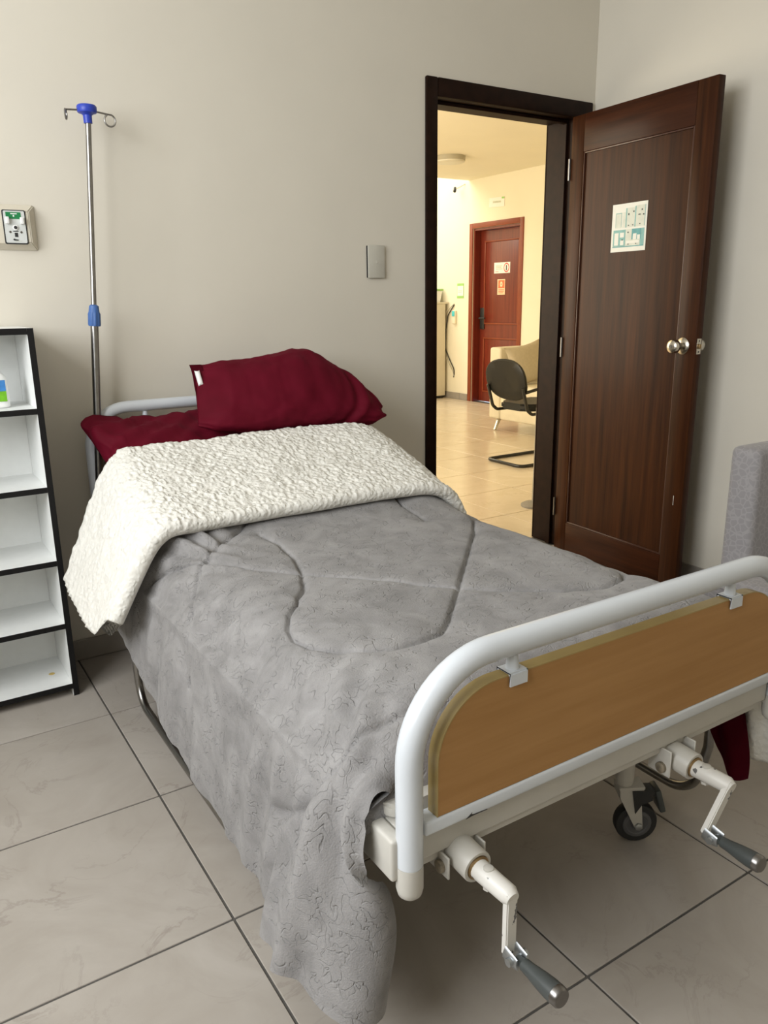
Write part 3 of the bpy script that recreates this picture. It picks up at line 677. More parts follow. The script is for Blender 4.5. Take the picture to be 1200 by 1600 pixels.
# foot tube, with the cream sleeves it plugs into
ft = part(bed, 'foot_rail', tube(fillet([(BXL, BYF, .4205), (BXL, BYF, .7285), (BXR, BYF, .7285), (BXR, BYF, .4205)], .145, 14), TR_, 24), 'white_enamel', label='white bent tube rail at the foot')
for x in (BXL, BXR):
    part(bed, 'post_sleeve', lathe((x, BYF, .420), (0, 0, -1), [(0, TR_+.0004), (.040, TR_+.0004), (.050, TR_-.002), (.057, TR_-.009), (.058, .002)], 24), 'cream_enamel')
# foot board
PXL, PXR, PZB, PZT = .596, 1.438, .4885, .682
FYF, FYB = BYF-.011, BYF+.011
def arch(x0, x1, z0, z1, r, n=14): return rrect(x0, x1, z0, z1, r, n, (0, 0, 1, 1))
fb = part(bed, 'footboard', prism(arch(PXL+.002, PXR-.002, PZB, PZT-.002, .108), FYF, FYB), 'beech_laminate', label='light wood laminate board', angle=30)
# edge band: thin strip following the arch
def strip(poly_o, poly_i, y0, y1):
    bm = bm_new(); n = len(poly_o); R = []
    for (a, b) in zip(poly_o, poly_i):
        R.append([bm.verts.new((a[0], y0, a[1])), bm.verts.new((a[0], y1, a[1])), bm.verts.new((b[0], y1, b[1])), bm.verts.new((b[0], y0, b[1]))])
    for i in range(n-1):
        for k in range(4): bm.faces.new((R[i][k], R[i][(k+1) % 4], R[i+1][(k+1) % 4], R[i+1][k]))
    bm.faces.new(R[0]); bm.faces.new(R[-1][::-1]); return bm
ao = arch(PXL, PXR, PZB, PZT, .110)[1:]+[(PXL, PZB)]; ai = arch(PXL+.0019, PXR-.0019, PZB, PZT-.0019, .108)[1:]+[(PXL+.0019, PZB)]
ao = [(PXR, PZB)]+ao[1:]; ai = [(PXR-.0019, PZB)]+ai[1:]
part(fb, 'edge_band', strip(ao, ai, FYF-.0006, FYB+.0006), 'gold_edge', label='dull golden edge band', angle=30)
# clips from tube to board
def clip(xc, ytop, zt, zb_tube, host):
    c = part(bed, 'board_clip', bm_clip(xc, ytop, zt), 'white_enamel')
    part(c, 'clip_stem', lathe((xc, ytop, zt+.0015), (0, 0, 1), [(0, .011), (zb_tube-zt, .008)], 14), 'white_enamel')
def bm_clip(xc, yc, zt):
    pts = [(yc-.0165, zt-.020), (yc-.0165, zt+.002), (yc+.0165, zt+.002), (yc+.0165, zt-.020), (yc+.0135, zt-.020), (yc+.0135, zt-.0008), (yc-.0135, zt-.0008), (yc-.0135, zt-.020)]
    bm = bm_new(); A = [bm.verts.new((xc-.017, y, z)) for y, z in pts]; B = [bm.verts.new((xc+.017, y, z)) for y, z in pts]; n = 8
    # U channel as quads
    quads = [(0, 1, 6, 7), (1, 2, 5, 6), (2, 3, 4, 5)]
    for q in quads:
        bm.faces.new([A[i] for i in q]); bm.faces.new([B[i] for i in q][::-1])
    for i in range(n): bm.faces.new((A[i], B[i], B[(i+1) % n], A[(i+1) % n]))
    es = [e for e in bm.edges if abs(e.verts[0].co.x-e.verts[1].co.x) > .01 and e.verts[0].co.z > zt-.002]
    bmesh.ops.bevel(bm, geom=es, offset=.0025, segments=2, affect='EDGES'); return bm
for xc in (.745, 1.285): clip(xc, BYF, PZT+.0018, .7285-TR_-.0005, ft)
# lower rail and frame
lr = part(bed, 'lower_rail', box(BXL+.019, BXR-.019, BYF-.014, BYF+.020, .464, .4878, bev=.005, seg=3), 'white_enamel')
part(lr, 'scratch', prism([(.648, .4655), (.655, .4700), (.660, .4735), (.659, .4705), (.664, .4690), (.672, .4685), (.682, .4680), (.690, .4675), (.690, .4665), (.672, .4670), (.660, .4670)], BYF-.0144, BYF-.0139), 'black_ink', smooth=False, label='dark scratch in the paint')
fr = part(bed, 'foot_beam', box(BXL+.0207, BXR-.0207, BYF+.004, BYF+.056, .409, .4635, bev=.006, seg=3), 'cream_enamel')
part(bed, 'foot_flange', box(BXL+.03, BXR-.03, BYF+.012, BYF+.075, .393, .4085, bev=.003), 'cream_enamel')
for x in (BXL-.030, BXR+.005):
    part(bed, 'side_beam', box(x, x+.025, BYF+.002, BYH-.02, .395, .4665, bev=.006, seg=3), 'cream_enamel')
for x0, x1 in ((BXL-.0045, BXL+.020), (BXR-.020, BXR+.0045)):
    part(bed, 'corner_plate', box(x0, x1, BYF+.006, BYF+.075, .399, .4655, bev=.004, seg=2), 'cream_enamel')
part(bed, 'head_beam', box(BXL+.01, BXR-.01, BYH-.07, BYH-.035, .405, .465, bev=.006), 'cream_enamel')
for y in (1.15, 1.55, 1.95, 2.35): part(bed, 'cross_beam', box(BXL-.0045, BXR+.0045, y-.015, y+.015, .400, .435, bev=.004), 'cream_enamel')
pl_ = prism(rrect(BXL-.006, BXR+.006, BYF+.040, 1.775, .022, 6), .4665, .4895, bev=.005)
for v in pl_.verts: v.co = Vector((v.co.x, v.co.z, v.co.y))
part(bed, 'deck_panel', pl_, 'cream_enamel')
bk = box(BXL+.024, BXR-.024, 1.785, 2.60, .4665, .4895, bev=.005)
bmesh.ops.rotate(bk, cent=(0, 1.785, .478), matrix=Matrix.Rotation(math.radians(16.5), 3, 'X'), verts=bk.verts)
part(bed, 'back_deck', bk, 'cream_enamel')
# head end
part(bed, 'head_rail', tube(fillet([(BXL+.006, BYH, .40), (BXL+.006, BYH, .893), (BXR-.006, BYH, .893), (BXR-.006, BYH, .40)], .13, 12), .0195, 20), 'white_enamel', label='white bent tube rail at the head')
hb = part(bed, 'headboard', prism(arch(BXL+.047, BXR-.047, .52, .845, .10), BYH-.010, BYH+.010), 'beech_laminate', angle=30)
for xc in (.748, 1.286): clip(xc, BYH, .8468, .8732, None)
for x in (BXL+.006, BXR-.006): part(bed, 'head_foot_plug', lathe((x, BYH, .3995), (0, 0, -1), [(0, .0195), (.03, .0195), (.036, .012)], 18), 'cream_enamel')
# legs with casters
def caster(x, y, rz, pedal=True):
    lg = part(bed, 'leg', tube([(x, y, .394), (x, y, .165), (x, y, .150)], [.0215, .0215, .019], 20), 'cream_enamel')
    M = Matrix.Translation((x, y, 0)) @ Matrix.Rotation(rz, 4, 'Z')   # local x = rolling direction, local y = axle
    off = .032
    def tf(bm): bmesh.ops.transform(bm, matrix=M, verts=bm.verts); return bm
    c = part(bed, 'caster_wheel', tf(lathe((off, -.014, .0502), (0, 1, 0), [(0, .034), (.001, .047), (.006, .0495), (.022, .0495), (.027, .047), (.028, .034)], 32)), 'black_rubber', label='black rubber caster wheel')
    for s in (-1, 1):
        yy0 = -.0142 if s < 0 else .0142
        part(c, 'hub', tf(lathe((off, yy0, .0502), (0, s, 0), [(0, .034), (.002, .033), (.003, .026), (.001, .024), (.001, .014), (.004, .012), (.006, .008)], 24)), 'grey_hub')
    f = bm_new()
    for s in (-1, 1):
        yo = s*.0215
        poly = [(-.016, .150), (-.014, .125), (off-.010, .050), (off-.005, .042), (off+.005, .042), (off+.010, .050), (.036, .110), (.040, .150)]
        A = [f.verts.new((px, yo-.0016, pz)) for px, pz in poly]; B = [f.verts.new((px, yo+.0016, pz)) for px, pz in poly]
        f.faces.new(A); f.faces.new(B[::-1])
        for i in range(len(poly)): f.faces.new((A[i], B[i], B[(i+1) % len(poly)], A[(i+1) % len(poly)]))
    add_box(f, -.018, .042, -.023, .023, .1445, .152, bev=.002)
    fk = part(bed, 'caster_fork', tf(f), 'cream_enamel')
    part(bed, 'brake_bracket', tf(prism([(.012, .1438), (.058, .1438), (.060, .118), (.036, .108), (.022, .085)], -.0260, -.0236)), 'black_plastic')
    part(fk, 'axle_bolt', tf(lathe((off, -.0235, .0502), (0, -1, 0), [(0, .009), (.005, .009), (.006, .007)], 6)), 'bright_zinc')
    part(fk, 'axle_bolt', tf(lathe((off, .0235, .0502), (0, 1, 0), [(0, .009), (.005, .009), (.006, .007)], 6)), 'bright_zinc')
    if pedal:
        b = box(.066, .080, -.022, .022, .078, .138, bev=.004)
        bmesh.ops.rotate(b, cent=(.070, 0, .138), matrix=Matrix.Rotation(-.28, 3, 'Y'), verts=b.verts)
        p = part(bed, 'brake_pedal', tf(b), 'dark_grip')
        part(p, 'pedal_arm', tf(box(.030, .072, -.019, .019, .122, .136, bev=.003)), 'black_plastic')
    return lg
caster(1.300, 1.035, math.radians(-30)); caster(.575, 1.10, math.radians(-20)); caster(1.40, 2.5, math.radians(15)); caster(.62, 2.5, math.radians(15))
# folded steel side guards
for x, s in ((.527, 1), (1.517, -1)):
    part(bed, 'side_guard', tube(fillet([(x+s*.03, 2.27, .40), (x, 2.245, .20), (x, 2.235, .050), (x, 1.005, .050), (x, .975, .20), (x+s*.02, .965, .40)], .085, 10), .0115, 16), 'brushed_steel', label='folded steel tube side guard')
# cranks
def crank(x, z, dirx, arm_len, grip_dx=0.):
    y0 = BYF+.016
    for s, nm in ((-1, 0), (1, 1)):
        bx = x-.0365 if s < 0 else x+.0335
        b = part(bed, 'crank_bracket', box(bx, bx+.004, y0-.030, y0+.02, z-.030, .4088, bev=.0015, seg=1), 'cream_enamel')
        part(b, 'bolt', lathe((bx if s < 0 else bx+.004, y0-.012, z-.014), (s, 0, 0), [(0, .0105), (.006, .0105), (.0075, .008)], 16), 'rusty_bolt')
    hs = part(bed, 'crank_housing', lathe((x, y0+.03, z), (0, -1, -.05), [(0, .026), (.084, .026), (.086, .025), (.086, .020), (.080, .019)], 24), 'cream_enamel')
    part(hs, 'bushing', lathe((x, y0-.050, z-.004), (0, -1, -.05), [(0, .0195), (.008, .0195), (.009, .017)], 22), 'brass')
    ys = y0-.058; ye = .712
    sh_ = part(bed, 'crank_shaft', tube([(x, ys+.004, z-.005), (x+.002, ye-.004, z-.005), (x+.002, ye-.014, z-.007)], [.0165, .0155, .011], 18), 'chipped_enamel', label='white painted crank shaft with chipped paint')
    part(sh_, 'screw', lathe((x, ys-.022, z+.009), (0, 0, 1), [(0, .008), (.003, .008), (.004, .006)], 14), 'cream_enamel')
    part(sh_, 'nut', lathe((x, ys-.022, z-.020), (0, 0, -1), [(0, .008), (.005, .008)], 6), 'cream_enamel')
    # swinging arm: flat bar
    d = Vector((dirx, 0, -math.sqrt(1-dirx*dirx))); A = Vector((x+.002, ye-.008, z-.002)); B = A+d*arm_len
    side = Vector((d.z, 0, -d.x))*-1
    def bar(P, Q, wid, th):
        bm = bm_new(); t = (Q-P).normalized(); n = Vector((0, 1, 0)); s_ = t.cross(n).normalized()
        R = [[bm.verts.new(c+s_*a*wid/2+n*b*th/2) for a, b in ((-1, -1), (1, -1), (1, 1), (-1, 1))] for c in (P, Q)]
        bm.faces.new(R[0][::-1]); bm.faces.new(R[1])
        for k in range(4): bm.faces.new((R[0][k], R[0][(k+1) % 4], R[1][(k+1) % 4], R[1][k]))
        bmesh.ops.bevel(bm, geom=list(bm.edges), offset=.0018, segments=2, affect='EDGES'); return bm
    am = part(bed, 'crank_arm', bar(A-d*.006, B+d*.004, .020, .012), 'chipped_enamel', label='white painted flat crank arm')
    # fork end and grip
    g = Vector((grip_dx, -1, .06)).normalized()
    for s in (-1, 1):
        off = Vector((s*.0095, 0, 0))
        bmf = bm_new(); add_tube(bmf, [B+off+Vector((0, -.002, .004)), B+off+g*.016, B+off+g*.030], [.012, .0125, .009], 12)
        bmesh.ops.scale(bmf, vec=(.30, 1, 1), space=Matrix.Translation(-(B+off)), verts=bmf.verts)
        part(am, 'fork_plate', bmf, 'bright_zinc')
    part(am, 'fork_bolt', lathe(B+g*.018+Vector((-.018, 0, 0)), (1, 0, 0), [(0, .0065), (.006, .0065), (.0061, .004), (.030, .004), (.0301, .0065), (.036, .0065)], 12), 'bright_zinc')
    G = B+g*.020
    gp = part(bed, 'crank_grip', lathe(G, g, [(0, .006), (.012, .0075), (.014, .0095), (.028, .0105), (.050, .0135), (.066, .0150), (.078, .0152)], 20), 'dark_grip', label='dark grey tapered crank handle')
    part(gp, 'end_cap', lathe(G+g*.0782, g, [(0, .0153), (.008, .0148), (.011, .0125), (.0112, .006)], 20), 'dull_steel')
crank(.652, .400, .0, .098)
crank(1.170, .384, -.60, .094, -.04)

# ================================================================== BEDDING
def ztop(Y):
    Y = np.asarray(Y, float)
    ky = [0, 1.74, 1.92, 2.06, 2.38, 2.62, 3.0]; kz = [.598, .598, .618, .662, .750, .840, .98]
    bend = sum(np.interp(Y+d, ky, kz) for d in (-.06, -.03, 0, .03, .06))/5
    return bend+.012*sstep(1.15, .9, Y)
# mattress
def slab(xa, xb, za, ys_, r, thick, extra=0., nseg=10, wr=0., seed=3, corner=None):
    """rounded slab following the bed profile; cross-section loops lofted along Y"""
    L = []
    for Y in ys_:
        zt = float(ztop(Y))+za; zb = zt-thick; pts = []
        for (cx, cz, a0) in ((xa+r, zb+r, PI), (xb-r, zb+r, 1.5*PI), (xb-r, zt-r, 0), (xa+r, zt-r, .5*PI)):
            for k in range(nseg+1):
                a = a0+k*PI/2/nseg; pts.append((cx+r*math.cos(a), Y, cz+r*math.sin(a)))
            # densify the flats
            nxt = {PI: (xb-r, zb), 1.5*PI: (xb, zt-r), 0: (xa+r, zt), .5*PI: (xa, zb+r)}[a0]
            x1, z1 = pts[-1][0], pts[-1][2]; m = 40 if a0 in (PI, 0) else 8
            for k in range(1, m): pts.append((x1+(nxt[0]-x1)*k/m, Y, z1+(nxt[1]-z1)*k/m))
        L.append(pts)
    return np.array(L)
def close_ends(bm, P):
    # fan caps
    bm.verts.ensure_lookup_table(); n = P.shape[1]; V = list(bm.verts)
    bm.faces.new([V[k] for k in range(n)][::-1]); m = (P.shape[0]-1)*n
    bm.faces.new([V[m+k] for k in range(n)])
P = slab(.600, 1.434, -.044, np.linspace(.97, 2.605, 40), .03, .062)
bm = grid_bm(P, closeV=True); close_ends(bm, P)
single('mattress', bm, 'mattress_ticking', 'white mattress on the hospital bed under the bedding', 'mattress')
# burgundy fitted sheet over the mattress, loose at the head corner and hanging at the foot right
ysh = np.concatenate([np.linspace(.955, .98, 4), np.linspace(1.0, 2.25, 40), np.linspace(2.262, 2.64, 50)])
P = slab(.588, 1.446, -.030, ysh, .045, .090, nseg=8)
X, Yc, Z = P[..., 0].copy(), P[..., 1].copy(), P[..., 2].copy()
endr = sstep(2.56, 2.64, Yc)
zc = ztop(Yc)-.07
Z = Z+(zc-Z)*.08*endr+.050*sstep(2.36, 2.56, Yc)*(Z > zc)
wr = fbm(X*9+Yc*5, Yc*16-X*7, 5, 4)*.022+fbm(X*34+Yc*26, Yc*8, 9, 2)*.014
crm = sstep(2.30, 2.42, Yc)*np.exp(-((X-.60)/.30)**2)*(Z > zc)
Z = Z+crm*(.007*np.sin((X*.75+(2.7-Yc)*1.0)*95+4*fbm(X*6, Yc*6, 15, 2))+.004*np.sin((X*1.1-(2.7-Yc)*.5)*150+3*fbm(X*9, Yc*9, 16, 2)))
Z = Z+wr*(Z > zc)*sstep(.6, .72, X)*sstep(2.1, 2.4, Yc)
lef = sstep(.66, .59, X)
X = X-lef*(.014+.045*fbm(Yc*14, Z*7, 21, 3)+.006*np.sin(Yc*70+Z*30))*sstep(2.0, 2.4, Yc)
# loose corner at the head-left
cd = np.exp(-(((X-.585)/.055)**2+((Yc-2.60)/.085)**2+((Z-.85)/.06)**2))
X = X-.056*cd; Z = Z+.020*cd; Yc = Yc+.01*cd
# lower side flap bellies out then tucks under
P = np.stack([X, Yc, Z], -1); bm = grid_bm(P, closeV=True); close_ends(bm, P)
sheet = thing('fitted_sheet', 'burgundy cotton sheet over the mattress at the head of the bed', 'sheet', (1.017, 1.75, .5))
part(sheet, 'top_sheet', bm, 'burgundy_cotton', angle=180)
u = np.linspace(0, 1, 24); v = np.linspace(0, 1, 30); U, V = np.meshgrid(u, v, indexing='ij')
FX = 1.447+.045*np.sin(V*PI*.5)+.012*np.sin(U*9+V*3)*V; FY = .875+.15*U+.02*np.sin(V*5)*V; FZ_ = .55-V*(.345+.03*np.sin(U*5+.6)-.12*sstep(.55, 1, U))
def double(Pg, th):
    """thin closed sheet"""
    bm = grid_bm(Pg); bmesh.ops.solidify(bm, geom=bm.faces[:], thickness=th); return bm
part(sheet, 'hanging_corner', double(np.stack([FX, FY, FZ_], -1), .003), 'burgundy_cotton', angle=180)

# --- blanket ----------------------------------------------------------------------
XS_L, XS_R = .70, 1.335           # where the shoulders begin
def left_hem(Y):
    Xh = .487-.066*sstep(1.17, 1.03, Y)
    zh = np.interp(Y, [.84, .88, .95, 1.05, 1.15, 1.225, 1.62, 2.04, 2.25, 2.4], [.105, .135, .165, .155, .115, .118, .150, .240, .31, .40])
    return Xh, zh
def right_hem(Y):
    return 1.535+0*Y, np.interp(Y, [.84, .88, .93, 1.05, 2.3], [.205, .215, .25, .36, .40])
LH = .50
def bez(t, a, b, c, d): return a*(1-t)**3+3*b*t*(1-t)**2+3*c*t*t*(1-t)+d*t**3
def blanket_surface(g, Yn, lift=0.):
    """g: developed cross coordinate (m), Yn nominal position along the bed -> xyz arrays"""
    zt = ztop(Yn)+lift
    tl = np.clip((XS_L-g)/LH, 0, 1); trr = np.clip((g-XS_R)/LH, 0, 1)
    lx, lz = left_hem(Yn); rx, rz = right_hem(Yn)
    sl = .018*sstep(1.1, .9, Yn)
    Xl = bez(tl, XS_L, .587, .502, lx); Zl = bez(tl, zt, zt+.004, zt-.035, lz)
    Xr = bez(trr, XS_R, 1.462, 1.497, rx); Zr = bez(trr, zt, zt+.004, zt-.035, rz)
    X = np.where(g < XS_L, Xl, np.where(g > XS_R, Xr, g)); Z = np.where(g < XS_L, Zl, np.where(g > XS_R, Zr, zt))
    # foot end: tucks down behind the foot board, except where it hangs
    wv = np.maximum(sstep(.26, .60, tl), sstep(.26, .60, trr))
    p = np.clip((.965-Yn)/.123, 0, 1)
    Yd = np.where(Yn < .965, .965-.088*np.sin(p*PI/2), Yn); dz = .150*(1-np.cos(p*PI/2))
    Y = Yd*(1-wv)+Yn*wv; Z = Z-dz*(1-wv)
    # the hanging foot corner rolls round on itself
    q = np.clip((.945-Yn)/.103, 0, 1)*math.radians(155); wc = sstep(.66, .92, tl)
    X = X+wc*.070*(1-np.cos(q)); Y = np.where(Yn < .945, Y*(1-wc)+wc*(.945-.078*np.sin(q)), Y)
    Y = Y+.030*np.exp(-((tl-.55)/.15)**2)*sstep(.99, .85, Yn)
    return X, Y, Z, np.maximum(tl, trr), tl
SEAMS = [[(0.84, 2.013), (0.738, 1.918), (0.581, 1.823), (0.519, 1.8), (0.468, 1.76), (0.423, 1.709), (0.349, 1.675), (0.3, 1.66)], [(0.362, 1.999), (0.452, 1.916), (0.507, 1.865), (0.574, 1.813), (0.65, 1.746), (0.72, 1.673), (0.781, 1.6), (0.863, 1.502), (0.939, 1.413), (1.012, 1.328), (1.117, 1.23), (1.207, 1.163), (1.305, 1.131), (1.399, 1.143), (1.495, 1.194), (1.495, 1.267), (1.495, 1.395)], [(0.806, 1.902), (0.826, 1.825), (0.818, 1.715), (0.785, 1.608), (0.74, 1.508), (0.675, 1.427), (0.611, 1.385), (0.57, 1.344), (0.554, 1.303), (0.564, 1.251), (0.601, 1.188), (0.669, 1.141), (0.728, 1.119), (0.791, 1.117), (0.847, 1.131), (0.9, 1.176), (1.012, 1.293), (1.168, 1.456), (1.368, 1.666), (1.514, 1.774)], [(1.307, 2.019), (1.289, 1.918), (1.276, 1.784)], [(0.699, 0.918), (0.64, 0.926), (0.577, 0.934), (0.513, 0.942), (0.437, 0.953), (0.372, 0.987), (0.331, 1.026), (0.315, 1.064), (0.294, 1.143), (0.286, 1.194)]]   # quilting lines in cloth coordinates (across, along)
#SEAMDATA
def seam_field(g, Y):
    D = np.full(g.shape, 9.)
    for pl in SEAMS:
        for (a, b) in zip(pl[:-1], pl[1:]):
            ax, ay = a; bx, by = b; dx_, dy_ = bx-ax, by-ay; L2 = dx_*dx_+dy_*dy_+1e-9
            t = np.clip(((g-ax)*dx_+(Y-ay)*dy_)/L2, 0, 1)
            D = np.minimum(D, np.hypot(g-ax-t*dx_, Y-ay-t*dy_))
    return D
def normals(P):
    du = np.gradient(P, axis=0); dv = np.gradient(P, axis=1); n = np.cross(du, dv)
    n /= np.linalg.norm(n, axis=-1, keepdims=True)+1e-12; return n
NG, NV = 400, 320
gg = np.linspace(XS_L-LH, XS_R+LH, NG); vv = np.linspace(2.36, .842, NV)
G, YN = np.meshgrid(gg, vv, indexing='ij')
X, Y, Z, th, tl = blanket_surface(G, YN)
P = np.stack([X, Y, Z], -1); nr = normals(P)
if nr[NG//2, NV//2, 2] < 0: nr = -nr
hang = sstep(.12, .7, th); near = sstep(1.35, .95, YN)
D = seam_field(G, YN)
puff = .0085*(1-np.exp(-(D/.024)**1.2))-.0090*np.exp(-(D/.0045)**2)
disp = puff
disp = disp+.010*fbm(G*5, YN*5, 2, 3)*(1-hang)+.006*fbm(G*14, YN*14, 6, 2)
disp = disp+hang*(.024*fbm(YN*9+G*4, G*1.6, 31, 2)+.012*fbm(YN*24+G*9, G*4.5, 37, 2))
disp = disp+hang*near*sstep(.842, .90, YN)*(.060*fbm(YN*13+G*3, G*1.4, 41, 2)+.020*np.sin(YN*58+G*6+2*fbm(G*6, YN*6, 44))*sstep(.25, .8, th))
# gathers running from the fold at the left shoulder
gat = np.exp(-((YN-1.93)/.16)**2)*np.exp(-((G-.60)/.13)**2)
disp = disp+gat*.011*np.sin((YN*.75+G*.95)*74+3*fbm(G*7, YN*7, 50))
gat2 = np.exp(-((YN-1.02)/.17)**2)*np.exp(-((G-.45)/.13)**2)
disp = disp+gat2*.010*np.sin((YN*1.0-G*.55)*66+2.5*fbm(G*7, YN*7, 53))
footk = sstep(.965, .90, YN)*(1-hang); disp = disp*(1-.6*footk)
P = P+nr*disp[..., None]
# the cloth lies against the side beams and cannot pass through them
zz = P[..., 2]; lim = .508+.4*sstep(.478, .60, zz)+.10*sstep(.385, .32, zz)
P[..., 0] -= np.clip(P[..., 0]-lim, 0, None)*(tl > .25)
nr = normals(P)
if nr[NG//2, NV//2, 2] < 0: nr = -nr
lin = (.007*sstep(.845, .93, YN)+.0045)[..., None]
blanket = thing('blanket', 'grey embossed plush blanket with cream fleece turned down near the pillow', 'blanket', (1.017, 1.4, .6))
bm = grid_bm(P)
part(blanket, 'plush_cover', bm, 'grey_plush', angle=180)
# fleece lining: below the plush, closed to it along the rim
cut = 14                      # the plush wraps the last few centimetres of the foot hem
inner = P-nr*lin; edge = P-nr*.0012
lc = gg < XS_R-.1
inner[lc, -cut:] = edge[lc, -cut-1][:, None, :]; edge[lc, -cut:] = edge[lc, -cut-1][:, None, :]
Pi2 = np.zeros((inner.shape[0]+2, inner.shape[1]+2, 3)); Pi2[1:-1, 1:-1] = inner
Pi2[0, 1:-1] = edge[0]; Pi2[-1, 1:-1] = edge[-1]; Pi2[1:-1, 0] = edge[:, 0]; Pi2[1:-1, -1] = edge[:, -1]
Pi2[0, 0] = edge[0, 0]; Pi2[-1, 0] = edge[-1, 0]; Pi2[0, -1] = edge[0, -1]; Pi2[-1, -1] = edge[-1, -1]
bml = grid_bm(Pi2); bmesh.ops.remove_doubles(bml, verts=bml.verts, dist=1e-6)
part(blanket, 'fleece_lining', bml, 'cream_fleece', angle=180, label='cream fleece lining')
# turned-down band: closed loop swept across the bed
NA, NL1 = 520, 110
ga = np.linspace(XS_L-.40, XS_R+.36, NA)
Yf, Yb_ = 1.958, 2.400; rf = .021
lp = [(Yb_-(Yb_-Yf)*k/NL1, 2*rf) for k in range(NL1+1)]+[(Yf-rf*math.sin(a), rf+rf*math.cos(a)) for a in np.linspace(0, PI, 9)[1:-1]]+[(Yf+(Yb_-Yf)*k/16, 0.) for k in range(17)]+[(Yb_+rf*.8*math.sin(a), rf-rf*math.cos(a)) for a in np.linspace(0, PI, 7)[1:-1]]
lp = np.array(lp); NLP = len(lp)
GA = np.repeat(ga[:, None], NLP, 1); LY = np.repeat(lp[None, :, 0], NA, 0); LN = np.repeat(lp[None, :, 1], NA, 0)
def band_surface(g, Y):
    zt = ztop(Y)+.010
    XB = .615; tl = np.clip((XB-g)/(.40-.085), 0, 1); tr2 = np.clip((g-XS_R)/.36, 0, 1)
    f = np.clip((Y-1.955)/.45, 0, 1)
    hx = np.interp(f, [0, .4, 1], [.436, .418, .412]); hz = np.interp(f, [0, .25, .45, 1], [.430, .352, .350, .415])
    Xl = bez(tl, XB, .555+.022*f, .528+.024*f, hx); Zl = bez(tl, zt, zt+.004, zt-.045, hz)
    Xr = bez(tr2, XS_R, 1.466, 1.503, 1.535); Zr = bez(tr2, zt, zt+.004, zt-.035, zt-.24)
    return np.where(g < XB, Xl, np.where(g > XS_R, Xr, g)), np.where(g < XB, Zl, np.where(g > XS_R, Zr, zt)), tl
# slight waviness of the two edges
wob = .016*fbm(GA*4, GA*0, 61, 2)
LYw = LY+wob-.012*sstep(1.2, 1.45, GA)
X, Z, tl = band_surface(GA, LYw)
B0 = np.stack([X, LYw, Z], -1)
dg = .002; Xa, Za, _ = band_surface(GA+dg, LYw); Xb, Zb, _ = band_surface(GA-dg, LYw)
tx, tz = Xa-Xb, Za-Zb; ln = np.hypot(tx, tz)+1e-9; nx, nz = -tz/ln, tx/ln
sl_ = .30*sstep(1.7, 1.9, LYw)*sstep(.6, .3, tl)
thick = (1+.45*fbm(GA*5, LYw*6, 66, 2))
rough_ = (vnoise(GA*90, LY*90, 71)-.5)*.0065+(vnoise(GA*150+9, LY*150, 73)-.5)*.003+fbm(GA*7, LY*7, 75, 2)*.006
seamb = -.006*np.exp(-((LYw-2.13-.03*np.sin(GA*6))/.008)**2)*(LN > rf)
nn = LN*thick+np.where(LN > rf*.5, rough_+seamb, 0)
P = np.stack([X+nx*nn, LYw-sl_*nn, Z+nz*nn], -1)
bm = grid_bm(P, closeV=True)
bm.verts.ensure_lookup_table(); V = list(bm.verts)
bm.faces.new([V[k] for k in range(NLP)][::-1]); bm.faces.new([V[(NA-1)*NLP+k] for k in range(NLP)])
part(blanket, 'fleece_fold', bm, 'cream_fleece', angle=180, label='cream fleece side folded over the top edge')

# --- pillow ------------------------------------------------------------------------
NS, NC = 90, 64
us = np.linspace(0, 1, NS); P = np.zeros((NS, NC, 3))
for i, u_ in enumerate(us):
    xc = .880+.656*u_
    # centre line of lower and upper edges (y,z)
    yb0 = np.interp(u_, [0, .08, .3, .7, 1], [2.47, 2.445, 2.43, 2.425, 2.40]); zb0 = np.interp(u_, [0, .08, .3, .7, .93, 1], [.838, .824, .806, .800, .796, .818])
    yt0 = np.interp(u_, [0, .3, .7, .9, 1], [2.60, 2.60, 2.59, 2.52, 2.43]); zt0 = np.interp(u_, [0, .02, .25, .42, .55, .64, .80, .92, .98, 1], [1.012, 1.022, 1.020, 1.032, 1.052, 1.045, .985, .915, .872, .850])
    half = np.interp(u_, [0, .03, .15, .4, .7, .9, .97, 1], [.012, .022, .062, .092, .090, .060, .030, .006])
    a = np.array([yb0, zb0]); b = np.array([yt0, zt0]); c = (a+b)/2; d = (b-a)/2; L = np.linalg.norm(d); d = d/L; n = np.array([-d[1], d[0]])  # n points to camera side / up
    n = n if n[0] < 0 else -n
    for j in range(NC):
        t = 2*PI*j/NC; ct, s_ = math.cos(t), math.sin(t)
        pr = c+d*L*math.copysign(abs(ct)**.85, ct)+n*half*math.copysign(abs(s_)**.8, s_)*(1.0 if s_ > 0 else .75)
        P[i, j] = (xc-.03*(1-abs(ct))*0+.025*ct*(1-u_), pr[0], pr[1])
nr = normals(np.concatenate([P, P[:, :1]], 1))[:, :-1]
cen = P.mean(1, keepdims=True)
sgn = np.sign(((P-cen)*nr).sum(-1).mean()); nr = nr*sgn
Uu = np.repeat(us[:, None], NC, 1); Tt = np.repeat((np.arange(NC)/NC)[None], NS, 0)
wv_ = np.sin(Tt*2*PI)
dd = .016*fbm(Uu*5+wv_*1.2, wv_*3-Uu*4, 81, 3)+.008*fbm(Uu*14-wv_*4, wv_*7+Uu*9, 83, 2)*sstep(.05, .2, Uu)
fold = np.exp(-((Uu-.74-.10*wv_)/.02)**2)*sstep(-.2, .5, wv_)*-.010+np.exp(-((Uu-.79-.10*wv_)/.022)**2)*sstep(-.2, .5, wv_)*.008
P = P+nr*(dd+fold)[..., None]
pw = thing('pillow', 'plump burgundy pillow leaning on the head rail of the bed', 'pillow', (1.2, 2.5, .82))
